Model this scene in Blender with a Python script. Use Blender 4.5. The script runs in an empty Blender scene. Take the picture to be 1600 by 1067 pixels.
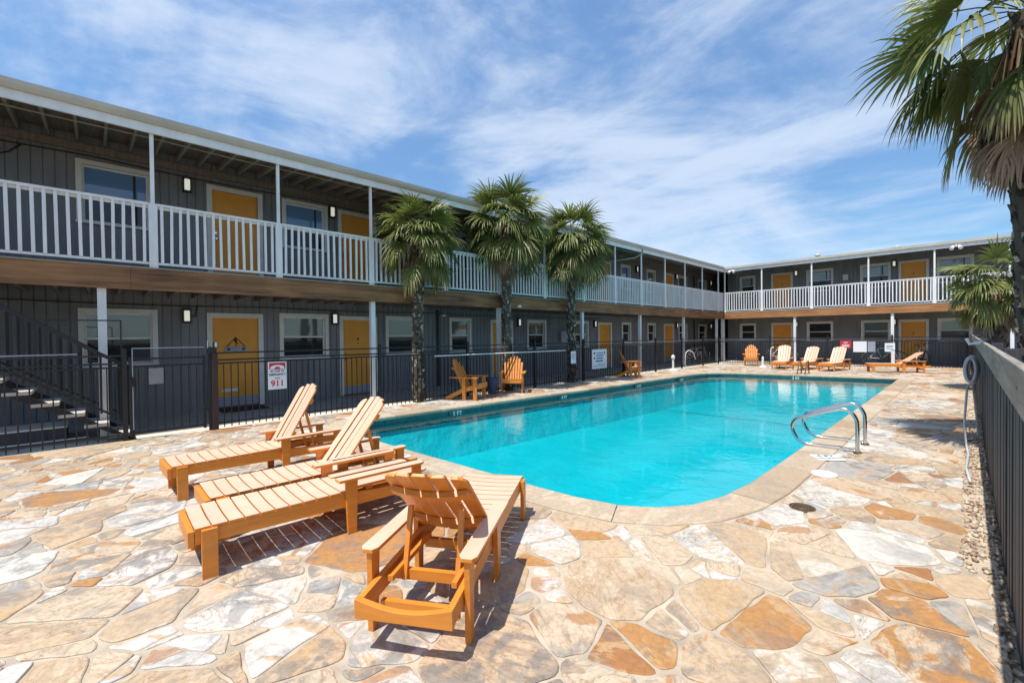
import bpy, math, random
import numpy as np
from mathutils import Vector, Matrix
random.seed(7)
S = bpy.context.scene
COL = S.collection
R = math.radians

# ------------------------------------------------------------------ camera
cam_d = bpy.data.cameras.new("camera")
cam_d.sensor_width = 36.0
cam_d.lens = 36.0 * 680.0 / 1600.0
cam_d.clip_start = 0.05
cam_d.clip_end = 3000
cam = bpy.data.objects.new("camera", cam_d)
COL.objects.link(cam)
cr = Vector((0.69173421, 0.7220653, -0.01120251))
cu = Vector((-8.04016477e-04, 1.62827187e-02, 9.99867104e-01))
cf = Vector((-0.72215174, 0.69163327, -0.01184387))
M = Matrix((cr, cu, -cf)).transposed().to_4x4()
M.translation = Vector((0, 0, 1.6))
cam.matrix_world = M
S.camera = cam

# ------------------------------------------------------------------ light and sky
SUN = Vector((0.02, -0.42, 1.0)).normalized()          # towards the sun
el = math.asin(SUN.z)
az = math.atan2(SUN.x, SUN.y)
sd = bpy.data.lights.new("sun", 'SUN')
sd.energy = 4.8
sd.angle = R(0.5)
sd.color = (1.0, 0.965, 0.9)
sun = bpy.data.objects.new("sun", sd)
sun.rotation_euler = (-SUN).to_track_quat('-Z', 'Y').to_euler()
sun.location = (0, 0, 30)
COL.objects.link(sun)

W = bpy.data.worlds.new("World")
S.world = W
W.use_nodes = True
nt = W.node_tree
nt.nodes.clear()
def N(t, typ, **kw):
    n = t.nodes.new(typ)
    for k, v in kw.items():
        if k.startswith('i_'):
            n.inputs[k[2:].replace('_', ' ')].default_value = v
        else:
            setattr(n, k, v)
    return n
def L(t, a, b):
    t.links.new(a, b)
def math_node(t, op, a, b=None, clamp=False):
    n = t.nodes.new('ShaderNodeMath'); n.operation = op; n.use_clamp = clamp
    for i, v in enumerate((a, b)):
        if v is None: continue
        if isinstance(v, (int, float)): n.inputs[i].default_value = v
        else: t.links.new(v, n.inputs[i])
    return n.outputs[0]
out = N(nt, 'ShaderNodeOutputWorld')
bg = N(nt, 'ShaderNodeBackground')
bg.inputs['Strength'].default_value = 0.128
sky = N(nt, 'ShaderNodeTexSky')
sky.sky_type = 'NISHITA'
sky.sun_disc = False
sky.sun_elevation = el
sky.sun_rotation = az
sky.altitude = 150
sky.air_density = 1.0
sky.dust_density = 0.3
sky.ozone_density = 2.0
tc = N(nt, 'ShaderNodeTexCoord')
sep = N(nt, 'ShaderNodeSeparateXYZ'); L(nt, tc.outputs['Generated'], sep.inputs[0])
zz = math_node(nt, 'ADD', math_node(nt, 'MAXIMUM', sep.outputs[2], 0.0), 0.13)
px_ = math_node(nt, 'DIVIDE', sep.outputs[0], zz)
py_ = math_node(nt, 'DIVIDE', sep.outputs[1], zz)
cmb = N(nt, 'ShaderNodeCombineXYZ'); L(nt, px_, cmb.inputs[0]); L(nt, py_, cmb.inputs[1])
mp = N(nt, 'ShaderNodeMapping'); mp.inputs['Rotation'].default_value = (0, 0, R(-38)); mp.inputs['Scale'].default_value = (0.42, 1.0, 1); mp.inputs['Location'].default_value = (2.3, 4.9, 0)
L(nt, cmb.outputs[0], mp.inputs[0])
n1 = N(nt, 'ShaderNodeTexNoise'); n1.inputs['Scale'].default_value = 2.1; n1.inputs['Detail'].default_value = 9; n1.inputs['Roughness'].default_value = 0.60; n1.inputs['Distortion'].default_value = 0.5
mpd = N(nt, 'ShaderNodeMapping'); mpd.inputs['Scale'].default_value = (1.0, 1.0, 2.9); mpd.inputs['Rotation'].default_value = (R(5), R(-7), 0); mpd.inputs['Location'].default_value = (3.1, 0.4, 0.9)
L(nt, tc.outputs['Generated'], mpd.inputs[0])
L(nt, mpd.outputs[0], n1.inputs['Vector'])
mp2 = N(nt, 'ShaderNodeMapping'); mp2.inputs['Rotation'].default_value = (0, 0, R(-30)); mp2.inputs['Scale'].default_value = (1.0, 3.2, 1); mp2.inputs['Location'].default_value = (5.1, 1.7, 0)
L(nt, cmb.outputs[0], mp2.inputs[0])
n2 = N(nt, 'ShaderNodeTexNoise'); n2.inputs['Scale'].default_value = 0.9; n2.inputs['Detail'].default_value = 6; n2.inputs['Roughness'].default_value = 0.6; n2.inputs['Distortion'].default_value = 0.9
L(nt, mp2.outputs[0], n2.inputs['Vector'])
sm = math_node(nt, 'ADD', math_node(nt, 'MULTIPLY', n1.outputs['Fac'], 0.78), math_node(nt, 'MULTIPLY', n2.outputs['Fac'], 0.22))
ramp = N(nt, 'ShaderNodeValToRGB'); L(nt, sm, ramp.inputs[0])
ramp.color_ramp.interpolation = 'EASE'
ramp.color_ramp.elements[0].position = 0.40; ramp.color_ramp.elements[0].color = (0.10, 0.10, 0.10, 1)
ramp.color_ramp.elements[1].position = 0.64; ramp.color_ramp.elements[1].color = (0.68, 0.68, 0.68, 1)
tint = N(nt, 'ShaderNodeMixRGB'); tint.blend_type = 'MULTIPLY'; tint.inputs[0].default_value = 1.0
tint.inputs[2].default_value = (0.62, 0.98, 1.18, 1)
hz = N(nt, 'ShaderNodeMapRange'); L(nt, sep.outputs[2], hz.inputs[0]); hz.inputs[1].default_value = 0.0; hz.inputs[2].default_value = 0.55; hz.inputs[3].default_value = 0.66; hz.inputs[4].default_value = 1.16
hm = N(nt, 'ShaderNodeVectorMath'); hm.operation = 'SCALE'; L(nt, sky.outputs[0], hm.inputs[0]); L(nt, hz.outputs[0], hm.inputs['Scale'])
L(nt, hm.outputs[0], tint.inputs[1])
mix = N(nt, 'ShaderNodeMixRGB'); L(nt, ramp.outputs[0], mix.inputs[0]); L(nt, tint.outputs[0], mix.inputs[1])
mix.inputs[2].default_value = (5.5, 6.1, 7.0, 1)
L(nt, mix.outputs[0], bg.inputs[0]); L(nt, bg.outputs[0], out.inputs[0])

S.view_settings.view_transform = 'Standard'
S.view_settings.look = 'None'
S.view_settings.gamma = 1
S.view_settings.use_curve_mapping = False
S.view_settings.exposure = 0.27
S.render.engine = 'CYCLES'
S.cycles.max_bounces = 8
S.cycles.transparent_max_bounces = 12
S.cycles.caustics_reflective = False
S.cycles.caustics_refractive = False

# ------------------------------------------------------------------ helpers
WORLD = {}
class MB:
    """collects faces, then links them as one mesh object"""
    def __init__(self):
        self.v = []; self.f = []; self.c = []; self.hasc = False; self.smooth = False
    def face(self, idx, c=None):
        self.f.append(idx); self.c.append(c or (0.5, 0.5, 0.5, 1))
        if c: self.hasc = True
    def poly(self, pts, c=None):
        b = len(self.v); self.v += [tuple(p) for p in pts]
        self.face(tuple(range(b, b + len(pts))), c)
    def box(self, x0, x1, y0, y1, z0, z1, c=None):
        if x0 > x1: x0, x1 = x1, x0
        if y0 > y1: y0, y1 = y1, y0
        b = len(self.v)
        self.v += [(x0, y0, z0), (x1, y0, z0), (x1, y1, z0), (x0, y1, z0), (x0, y0, z1), (x1, y0, z1), (x1, y1, z1), (x0, y1, z1)]
        for q in ((3, 2, 1, 0), (4, 5, 6, 7), (0, 1, 5, 4), (1, 2, 6, 5), (2, 3, 7, 6), (3, 0, 4, 7)):
            self.face(tuple(b + i for i in q), c)
    def hexa(self, p, c=None):
        """8 corners: bottom 4 ccw, top 4 ccw"""
        b = len(self.v); self.v += [tuple(q) for q in p]
        for q in ((3, 2, 1, 0), (4, 5, 6, 7), (0, 1, 5, 4), (1, 2, 6, 5), (2, 3, 7, 6), (3, 0, 4, 7)):
            self.face(tuple(b + i for i in q), c)
    def bar(self, a, b, w, h, up=(0, 0, 1), c=None):
        """square section beam from a to b, w across, h along up"""
        a = Vector(a); b = Vector(b); d = (b - a).normalized(); up = Vector(up)
        s = d.cross(up)
        if s.length < 1e-4: s = d.cross(Vector((1, 0, 0)))
        s.normalize(); u = s.cross(d).normalized()
        s *= w / 2; u *= h / 2
        self.hexa([a - s - u, a + s - u, b + s - u, b - s - u, a - s + u, a + s + u, b + s + u, b - s + u], c)
    def tube(self, pts, r, n=8, cap=True, closed=False, c=None):
        pts = [Vector(p) for p in pts]; m = len(pts)
        rs = r if isinstance(r, (list, tuple)) else [r] * m
        b = len(self.v); ref = None
        for i, p in enumerate(pts):
            if closed: d = pts[(i + 1) % m] - pts[i - 1]
            else: d = pts[min(i + 1, m - 1)] - pts[max(i - 1, 0)]
            d.normalize()
            if ref is None:
                ref = d.orthogonal().normalized()
            ref = (ref - d * ref.dot(d))
            if ref.length < 1e-6: ref = d.orthogonal()
            ref.normalize(); o = d.cross(ref)
            for k in range(n):
                t = 2 * math.pi * k / n
                self.v.append(tuple(p + (ref * math.cos(t) + o * math.sin(t)) * rs[i]))
        for i in range(m if closed else m - 1):
            j = (i + 1) % m
            for k in range(n):
                k2 = (k + 1) % n
                self.face((b + i * n + k, b + i * n + k2, b + j * n + k2, b + j * n + k), c)
        if cap and not closed:
            self.face(tuple(b + k for k in reversed(range(n))), c)
            self.face(tuple(b + (m - 1) * n + k for k in range(n)), c)
    def prism(self, prof, a, ax_u, ax_v, ax_w, t, c=None):
        """profile of (u, v) points extruded t along ax_w, from origin a"""
        a = Vector(a); U_ = Vector(ax_u); V_ = Vector(ax_v); W_ = Vector(ax_w)
        b = len(self.v); n = len(prof)
        self.v += [tuple(a + U_ * u + V_ * v) for u, v in prof]
        self.v += [tuple(a + U_ * u + V_ * v + W_ * t) for u, v in prof]
        self.face(tuple(b + i for i in reversed(range(n))), c); self.face(tuple(b + n + i for i in range(n)), c)
        for i in range(n):
            j = (i + 1) % n
            self.face((b + i, b + j, b + n + j, b + n + i), c)
    def disc(self, ctr, r, h, n=24, c=None):
        ctr = Vector(ctr)
        self.prism([(r * math.cos(2 * math.pi * i / n), r * math.sin(2 * math.pi * i / n)) for i in range(n)], ctr, (1, 0, 0), (0, 1, 0), (0, 0, 1), h, c)
    def mesh(self, name, mat):
        me = bpy.data.meshes.new(name)
        me.from_pydata(self.v, [], self.f)
        if self.hasc:
            at = me.color_attributes.new('seed', 'FLOAT_COLOR', 'CORNER')
            arr = []
            for p, c in zip(me.polygons, self.c): arr += list(c) * p.loop_total
            at.data.foreach_set('color', arr)
        if self.smooth:
            me.polygons.foreach_set('use_smooth', [True] * len(me.polygons))
        for m in (mat if isinstance(mat, (list, tuple)) else [mat]):
            me.materials.append(m)
        me.update()
        return me
    def build(self, name, mat, parent=None, world=False, bevel=0):
        o = bpy.data.objects.new(name, self.mesh(name, mat)); COL.objects.link(o)
        if bevel:
            md = o.modifiers.new('bevel', 'BEVEL'); md.width = bevel; md.segments = 2; md.limit_method = 'ANGLE'
        attach(o, parent, world)
        return o
def attach(o, parent, world=False):
    WORLD[o.name] = Vector((0, 0, 0))
    if parent:
        o.parent = parent
        if world:
            o.location = -WORLD[parent.name]
        else:
            WORLD[o.name] = WORLD[parent.name].copy()
def tag(o, label=None, cat=None, group=None, kind=None):
    if label: o['label'] = label
    if cat: o['category'] = cat
    if group: o['group'] = group
    if kind: o['kind'] = kind
    return o
def empty(name, loc, rz=0.0):
    o = bpy.data.objects.new(name, None); COL.objects.link(o)
    o.empty_display_size = 0.2
    o.location = loc; o.rotation_euler = (0, 0, rz)
    WORLD[o.name] = Vector(loc)
    return o
def copy_tree(o, parent=None):
    c = o.copy(); COL.objects.link(c)
    c.parent = parent
    for ch in list(o.children): copy_tree(ch, c)
    return c
_font = {}
def text_mesh(name, body, size, mat, parent, mtx, bold=False, align='CENTER'):
    cu_ = bpy.data.curves.new(name, 'FONT'); cu_.body = body; cu_.size = size
    cu_.align_x = align; cu_.align_y = 'CENTER'; cu_.extrude = 0.001
    if bold: cu_.offset = size * 0.025
    tmp = bpy.data.objects.new(name + '_tmp', cu_); COL.objects.link(tmp)
    dg = bpy.context.evaluated_depsgraph_get(); dg.update()
    me = bpy.data.meshes.new_from_object(tmp.evaluated_get(dg))
    bpy.data.objects.remove(tmp); bpy.data.curves.remove(cu_)
    me.name = name; me.materials.clear(); me.materials.append(mat)
    me.transform(mtx)
    o = bpy.data.objects.new(name, me); COL.objects.link(o)
    attach(o, parent)
    return o

# ------------------------------------------------------------------ materials
def mat_new(name):
    m = bpy.data.materials.new(name); m.use_nodes = True
    t = m.node_tree; t.nodes.clear()
    o = N(t, 'ShaderNodeOutputMaterial'); p = N(t, 'ShaderNodeBsdfPrincipled')
    L(t, p.outputs[0], o.inputs[0])
    return m, t, p
def rgba(c): return (c[0], c[1], c[2], 1)
def noise(t, scale, detail=5, rough=0.55, vec=None, dist=0):
    n = N(t, 'ShaderNodeTexNoise'); n.inputs['Scale'].default_value = scale; n.inputs['Detail'].default_value = detail
    n.inputs['Roughness'].default_value = rough; n.inputs['Distortion'].default_value = dist
    if vec is not None: L(t, vec, n.inputs['Vector'])
    return n
def ramp2(t, fac, p0, c0, p1, c1, mid=()):
    r = N(t, 'ShaderNodeValToRGB'); L(t, fac, r.inputs[0])
    e = r.color_ramp.elements
    e[0].position = p0; e[0].color = rgba(c0); e[1].position = p1; e[1].color = rgba(c1)
    for p, c in mid:
        x = e.new(p); x.color = rgba(c)
    return r
def simple(name, col, rough=0.5, var=0.12, scale=6, bump=0.0, bscale=60, metal=0.0, spec=0.5, stretch=None, seed=False):
    """base colour with a soft procedural wear variation and an optional fine bump"""
    m, t, p = mat_new(name)
    g = N(t, 'ShaderNodeTexCoord'); vec = g.outputs['Object']
    if stretch:
        mpn = N(t, 'ShaderNodeMapping'); mpn.inputs['Scale'].default_value = stretch; L(t, vec, mpn.inputs[0]); vec = mpn.outputs[0]
    n = noise(t, scale, 6, 0.6, vec)
    a = tuple(max(0, x * (1 - var)) for x in col); b = tuple(min(1, x * (1 + var)) for x in col)
    r = ramp2(t, n.outputs['Fac'], 0.3, a, 0.7, b)
    L(t, r.outputs[0], p.inputs['Base Color'])
    p.inputs['Roughness'].default_value = rough; p.inputs['Metallic'].default_value = metal
    p.inputs['Specular IOR Level'].default_value = spec
    if bump:
        nb = noise(t, bscale, 4, 0.6, vec)
        bn = N(t, 'ShaderNodeBump'); bn.inputs['Strength'].default_value = bump; bn.inputs['Distance'].default_value = 0.01
        L(t, nb.outputs['Fac'], bn.inputs['Height']); L(t, bn.outputs[0], p.inputs['Normal'])
    return m
def wood(name, dark, light, axis='Y', rough=0.55, grain=1.0, knots=0.0):
    m, t, p = mat_new(name)
    g = N(t, 'ShaderNodeTexCoord')
    mpn = N(t, 'ShaderNodeMapping'); s = [14 * grain] * 3; s['XYZ'.index(axis)] = 0.8 * grain
    mpn.inputs['Scale'].default_value = s; L(t, g.outputs['Object'], mpn.inputs[0])
    n = noise(t, 1.6, 7, 0.62, mpn.outputs[0], 0.6)
    n2 = noise(t, 1.3, 3, 0.5, g.outputs['Object'])
    f = math_node(t, 'ADD', math_node(t, 'MULTIPLY', n.outputs['Fac'], 0.7), math_node(t, 'MULTIPLY', n2.outputs['Fac'], 0.3))
    r = ramp2(t, f, 0.32, dark, 0.66, light)
    L(t, r.outputs[0], p.inputs['Base Color']); p.inputs['Roughness'].default_value = rough
    bn = N(t, 'ShaderNodeBump'); bn.inputs['Strength'].default_value = 0.25; bn.inputs['Distance'].default_value = 0.004
    L(t, n.outputs['Fac'], bn.inputs['Height']); L(t, bn.outputs[0], p.inputs['Normal'])
    return m

MT = {}
MT['siding'] = simple('grey_siding', (0.202, 0.205, 0.213), 0.7, 0.18, 2.2, 0.25, 45, stretch=(1, 1, 0.35))
MT['white'] = simple('white_paint', (0.73, 0.73, 0.72), 0.5, 0.10, 3, stretch=(2, 2, 0.6))
MT['trim'] = simple('trim_paint', (0.70, 0.68, 0.63), 0.55, 0.07, 5)
MT['door'] = simple('yellow_door_paint', (0.78, 0.32, 0.024), 0.42, 0.07, 2.2)
MT['kick'] = simple('grey_door_kick', (0.30, 0.32, 0.38), 0.4, 0.1, 4)
MT['soffit'] = simple('soffit_boards', (0.20, 0.17, 0.14), 0.8, 0.25, 3, stretch=(1, 6, 1))
MT['rafter'] = simple('rafter_paint', (0.30, 0.27, 0.22), 0.7, 0.15, 4)
MT['roofedge'] = simple('roof_edge_metal', (0.46, 0.42, 0.34), 0.6, 0.12, 1.6)
MT['roof'] = simple('roof_felt', (0.32, 0.31, 0.29), 0.9, 0.2, 3)
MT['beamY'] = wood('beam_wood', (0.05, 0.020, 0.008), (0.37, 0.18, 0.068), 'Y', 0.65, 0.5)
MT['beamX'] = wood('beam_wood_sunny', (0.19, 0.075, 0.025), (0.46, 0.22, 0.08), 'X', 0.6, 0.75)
MT['black'] = simple('black_metal', (0.008, 0.008, 0.009), 0.5, 0.25, 9, 0.05, 90)
MT['brownpost'] = simple('brown_post', (0.035, 0.018, 0.014), 0.5, 0.2, 9)
MT['concrete'] = simple('walkway_concrete', (0.30, 0.29, 0.275), 0.85, 0.16, 1.6, 0.2, 40)
MT['curb'] = simple('pale_kerb', (0.62, 0.58, 0.5), 0.85, 0.2, 5, 0.2, 50)
MT['soil'] = simple('soil', (0.20, 0.16, 0.115), 0.95, 0.3, 4, 0.5, 60)
MT['steel'] = simple('brushed_steel', (0.62, 0.64, 0.66), 0.16, 0.05, 9, metal=1.0)
MT['lampbody'] = simple('lamp_body', (0.02, 0.02, 0.02), 0.5)
m_, t_, p_ = mat_new('lit_lamp_glass')
p_.inputs['Base Color'].default_value = (0.8, 0.78, 0.7, 1); p_.inputs['Emission Color'].default_value = (1.0, 0.97, 0.86, 1); p_.inputs['Emission Strength'].default_value = 0.4
MT['lampglass'] = m_
MT['mesh'] = None
MT['chaiseA'] = simple('orange_lumber', (0.66, 0.235, 0.032), 0.40, 0.12, 5, 0.06, 40, stretch=(5, 0.7, 5))
MT['chaiseB'] = simple('orange_lumber_cross', (0.66, 0.235, 0.032), 0.40, 0.12, 5, 0.06, 40, stretch=(0.7, 5, 5))
MT['glarepale'] = simple('glare_pale_lumber', (0.72, 0.47, 0.33), 0.42, 0.08, 4, 0.06, 40)  # orange lumber made paler, with sun and sky glare put into the colour
MT['greywood'] = wood('fence_rail_wood', (0.16, 0.14, 0.115), (0.37, 0.33, 0.275), 'Y', 0.75, 0.8)
MT['picket'] = simple('dark_picket', (0.05, 0.049, 0.054), 0.65, 0.5, 7, 0.2, 60, stretch=(6, 6, 0.5))
MT['pebble'] = None
MT['signwhite'] = simple('sign_white', (0.75, 0.76, 0.78), 0.45, 0.04)
MT['signred'] = simple('sign_red', (0.52, 0.03, 0.04), 0.45, 0.08)
MT['ink'] = simple('sign_ink', (0.03, 0.03, 0.035), 0.5)
MT['blueink'] = simple('sign_blue_ink', (0.14, 0.22, 0.36), 0.5)
MT['hose'] = simple('hose_grey', (0.44, 0.46, 0.48), 0.5, 0.2, 12)
MT['plastic'] = simple('white_plastic', (0.66, 0.66, 0.63), 0.35, 0.03)
MT['drain'] = simple('drain_bronze', (0.10, 0.06, 0.035), 0.55, 0.4, 30)
MT['tyre'] = simple('rubber', (0.02, 0.02, 0.02), 0.8)
MT['bikeblue'] = simple('bike_blue', (0.42, 0.54, 0.68), 0.3)
MT['bikegrey'] = simple('bike_grey', (0.6, 0.6, 0.6), 0.3)
MT['binblue'] = simple('bin_blue', (0.03, 0.05, 0.11), 0.5, 0.15)
MT['twig'] = simple('twig_bark', (0.16, 0.13, 0.11), 0.9)
MT['tread'] = simple('stair_tread', (0.55, 0.5, 0.44), 0.85, 0.15, 6)
MT['dim'] = simple('dim_board', (0.20, 0.20, 0.21), 0.6)
MT['mat'] = simple('door_mat', (0.02, 0.02, 0.022), 0.95, 0.3, 60)

def mat_pane(name, upper):
    """window glass with a pale blind close behind it"""
    m, t, p = mat_new(name)
    g = N(t, 'ShaderNodeTexCoord'); s = N(t, 'ShaderNodeSeparateXYZ'); L(t, g.outputs['Object'], s.inputs[0])
    w = math_node(t, 'FRACT', math_node(t, 'MULTIPLY', s.outputs[2], 22.0))
    if upper: r = ramp2(t, w, 0.12, (0.055, 0.065, 0.06), 0.3, (0.15, 0.17, 0.155))
    else: r = ramp2(t, w, 0.12, (0.010, 0.012, 0.014), 0.3, (0.03, 0.034, 0.036))
    L(t, r.outputs[0], p.inputs['Base Color'])
    p.inputs['Roughness'].default_value = 0.03
    p.inputs['IOR'].default_value = 1.9 if upper else 1.5
    n = noise(t, 1.7, 1, 0.5, g.outputs['Object'])
    bn = N(t, 'ShaderNodeBump'); bn.inputs['Strength'].default_value = 0.04; bn.inputs['Distance'].default_value = 0.05
    L(t, n.outputs['Fac'], bn.inputs['Height']); L(t, bn.outputs[0], p.inputs['Normal'])
    return m
MT['pane'] = mat_pane('window_glass_blind', True)
MT['paned'] = mat_pane('window_glass_dark', False)
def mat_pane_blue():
    m, t, p = mat_new('window_sky_tint_glass')
    p.inputs['Base Color'].default_value = (0.14, 0.27, 0.47, 1); p.inputs['IOR'].default_value = 1.7  # blue of the reflected sky put into the pane's base colour
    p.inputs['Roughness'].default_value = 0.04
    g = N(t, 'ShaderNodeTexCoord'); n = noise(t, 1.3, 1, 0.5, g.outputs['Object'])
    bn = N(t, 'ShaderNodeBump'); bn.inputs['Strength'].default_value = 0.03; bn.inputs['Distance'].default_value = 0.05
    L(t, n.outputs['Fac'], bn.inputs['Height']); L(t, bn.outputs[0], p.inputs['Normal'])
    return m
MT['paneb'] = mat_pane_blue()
MT['paneg'] = MT['paneb'].copy(); MT['paneg'].name = 'window_pale_glass'
[n for n in MT['paneg'].node_tree.nodes if n.type == 'BSDF_PRINCIPLED'][0].inputs['Base Color'].default_value = (0.27, 0.32, 0.36, 1)

def mat_mesh():
    m, t, p = mat_new('screen_mesh')
    p.inputs['Base Color'].default_value = (0.035, 0.035, 0.037, 1); p.inputs['Roughness'].default_value = 0.7
    tr = N(t, 'ShaderNodeBsdfTransparent'); mx = N(t, 'ShaderNodeMixShader'); mx.inputs[0].default_value = 0.33
    o = [n for n in t.nodes if n.type == 'OUTPUT_MATERIAL'][0]
    L(t, tr.outputs[0], mx.inputs[1]); L(t, p.outputs[0], mx.inputs[2]); L(t, mx.outputs[0], o.inputs[0])
    return m
MT['mesh'] = mat_mesh()
MT['clear'] = MT['mesh'].copy(); MT['clear'].name = 'clear_panel'
for n_ in MT['clear'].node_tree.nodes:
    if n_.type == 'BSDF_PRINCIPLED': n_.inputs['Base Color'].default_value = (0.42, 0.42, 0.43, 1); n_.inputs['Roughness'].default_value = 0.2
    if n_.type == 'MIX_SHADER': n_.inputs[0].default_value = 0.3

def mat_stone(name, coping=False):
    m, t, p = mat_new(name)
    at = N(t, 'ShaderNodeAttribute'); at.attribute_name = 'seed'; at.attribute_type = 'GEOMETRY'
    s = N(t, 'ShaderNodeSeparateColor'); L(t, at.outputs['Color'], s.inputs[0])
    r_, g_, b_ = s.outputs
    tcn = N(t, 'ShaderNodeTexCoord')
    rot = N(t, 'ShaderNodeVectorRotate'); rot.rotation_type = 'Z_AXIS'
    L(t, tcn.outputs['Object'], rot.inputs['Vector']); L(t, math_node(t, 'MULTIPLY', b_, 6.283), rot.inputs['Angle'])
    off = N(t, 'ShaderNodeCombineXYZ')
    L(t, math_node(t, 'MULTIPLY', g_, 91.0), off.inputs[0]); L(t, math_node(t, 'MULTIPLY', b_, 57.0), off.inputs[1]); L(t, math_node(t, 'MULTIPLY', r_, 33.0), off.inputs[2])
    add = N(t, 'ShaderNodeVectorMath'); add.operation = 'ADD'; L(t, rot.outputs[0], add.inputs[0]); L(t, off.outputs[0], add.inputs[1])
    st = N(t, 'ShaderNodeMapping'); st.inputs['Scale'].default_value = (1.0, 2.3, 1); L(t, add.outputs[0], st.inputs[0])
    pal = N(t, 'ShaderNodeValToRGB'); L(t, r_, pal.inputs[0]); pal.color_ramp.interpolation = 'CONSTANT'
    pal2 = N(t, 'ShaderNodeValToRGB'); L(t, g_, pal2.inputs[0]); pal2.color_ramp.interpolation = 'CONSTANT'
    if coping:
        A = [(0, (0.46, 0.355, 0.25)), (0.25, (0.51, 0.41, 0.30)), (0.5, (0.42, 0.31, 0.21)), (0.75, (0.48, 0.36, 0.25)), (0.9, (0.40, 0.27, 0.165))]
        B = [(0, (0.58, 0.48, 0.34)), (0.4, (0.45, 0.32, 0.19)), (0.7, (0.52, 0.42, 0.30))]
    else:
        A = [(0, (0.58, 0.535, 0.47)), (0.16, (0.53, 0.415, 0.295)), (0.37, (0.47, 0.345, 0.225)), (0.55, (0.42, 0.205, 0.068)), (0.65, (0.34, 0.15, 0.05)), (0.69, (0.56, 0.525, 0.48)), (0.81, (0.50, 0.365, 0.235)), (0.93, (0.38, 0.35, 0.315))]
        B = [(0, (0.60, 0.545, 0.47)), (0.16, (0.48, 0.315, 0.165)), (0.42, (0.40, 0.185, 0.06)), (0.62, (0.55, 0.44, 0.315)), (0.86, (0.33, 0.24, 0.17))]
    for rr, T in ((pal, A), (pal2, B)):
        e = rr.color_ramp.elements
        e[0].position = T[0][0]; e[0].color = rgba(T[0][1]); e[1].position = T[1][0]; e[1].color = rgba(T[1][1])
        for q, c in T[2:]:
            x = e.new(q); x.color = rgba(c)
    n1 = noise(t, 2.2, 6, 0.62, st.outputs[0], 1.1)
    f1 = ramp2(t, n1.outputs['Fac'], 0.53, (0, 0, 0), 0.585, (1, 1, 1))
    mx = N(t, 'ShaderNodeMixRGB'); L(t, math_node(t, 'MULTIPLY', f1.outputs[0], 0.6 if coping else 0.8), mx.inputs[0]); L(t, pal.outputs[0], mx.inputs[1]); L(t, pal2.outputs[0], mx.inputs[2])
    # thin rusty veins
    n2 = noise(t, 2.6, 7, 0.65, st.outputs[0], 2.0)
    v = math_node(t, 'ABSOLUTE', math_node(t, 'SUBTRACT', n2.outputs['Fac'], 0.5))
    fv = ramp2(t, v, 0.0, (1, 1, 1), 0.026, (0, 0, 0))
    mv = N(t, 'ShaderNodeMixRGB'); L(t, math_node(t, 'MULTIPLY', fv.outputs[0], math_node(t, 'MULTIPLY', g_, 0.15 if coping else 0.95)), mv.inputs[0]); L(t, mx.outputs[0], mv.inputs[1]); mv.inputs[2].default_value = (0.30, 0.165, 0.075, 1)
    # grey weathering, in patches across many stones
    n3 = noise(t, 0.55, 3, 0.5, tcn.outputs['Object'])
    n4 = noise(t, 3.6, 8, 0.68, add.outputs[0], 1.2)
    fw = math_node(t, 'MULTIPLY', ramp2(t, n3.outputs['Fac'], 0.40, (0, 0, 0), 0.56, (1, 1, 1)).outputs[0], ramp2(t, n4.outputs['Fac'], 0.47, (0, 0, 0), 0.57, (1, 1, 1)).outputs[0])
    mw = N(t, 'ShaderNodeMixRGB'); L(t, math_node(t, 'MULTIPLY', fw, 0.25 if coping else 0.7), mw.inputs[0]); L(t, mv.outputs[0], mw.inputs[1]); mw.inputs[2].default_value = (0.165, 0.16, 0.155, 1)
    # fine mottling
    n5 = noise(t, 26, 5, 0.7, add.outputs[0])
    mm = N(t, 'ShaderNodeMixRGB'); mm.blend_type = 'MULTIPLY'; mm.inputs[0].default_value = 1
    L(t, mw.outputs[0], mm.inputs[1]); L(t, ramp2(t, n5.outputs['Fac'], 0.3, (0.80, 0.785, 0.76), 0.60, (1.06, 1.06, 1.06)).outputs[0], mm.inputs[2])
    L(t, mm.outputs[0], p.inputs['Base Color'])
    p.inputs['Roughness'].default_value = 0.72
    bn = N(t, 'ShaderNodeBump'); bn.inputs['Strength'].default_value = 0.35; bn.inputs['Distance'].default_value = 0.012
    hb = math_node(t, 'ADD', n4.outputs['Fac'], math_node(t, 'MULTIPLY', n5.outputs['Fac'], 0.4))
    L(t, hb, bn.inputs['Height']); L(t, bn.outputs[0], p.inputs['Normal'])
    return m
MT['stone'] = mat_stone('flagstone')
MT['coping'] = mat_stone('coping_stone', True)
MT['grout'] = simple('grout', (0.44, 0.36, 0.27), 0.95, 0.3, 3.5, 0.4, 70)

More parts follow.
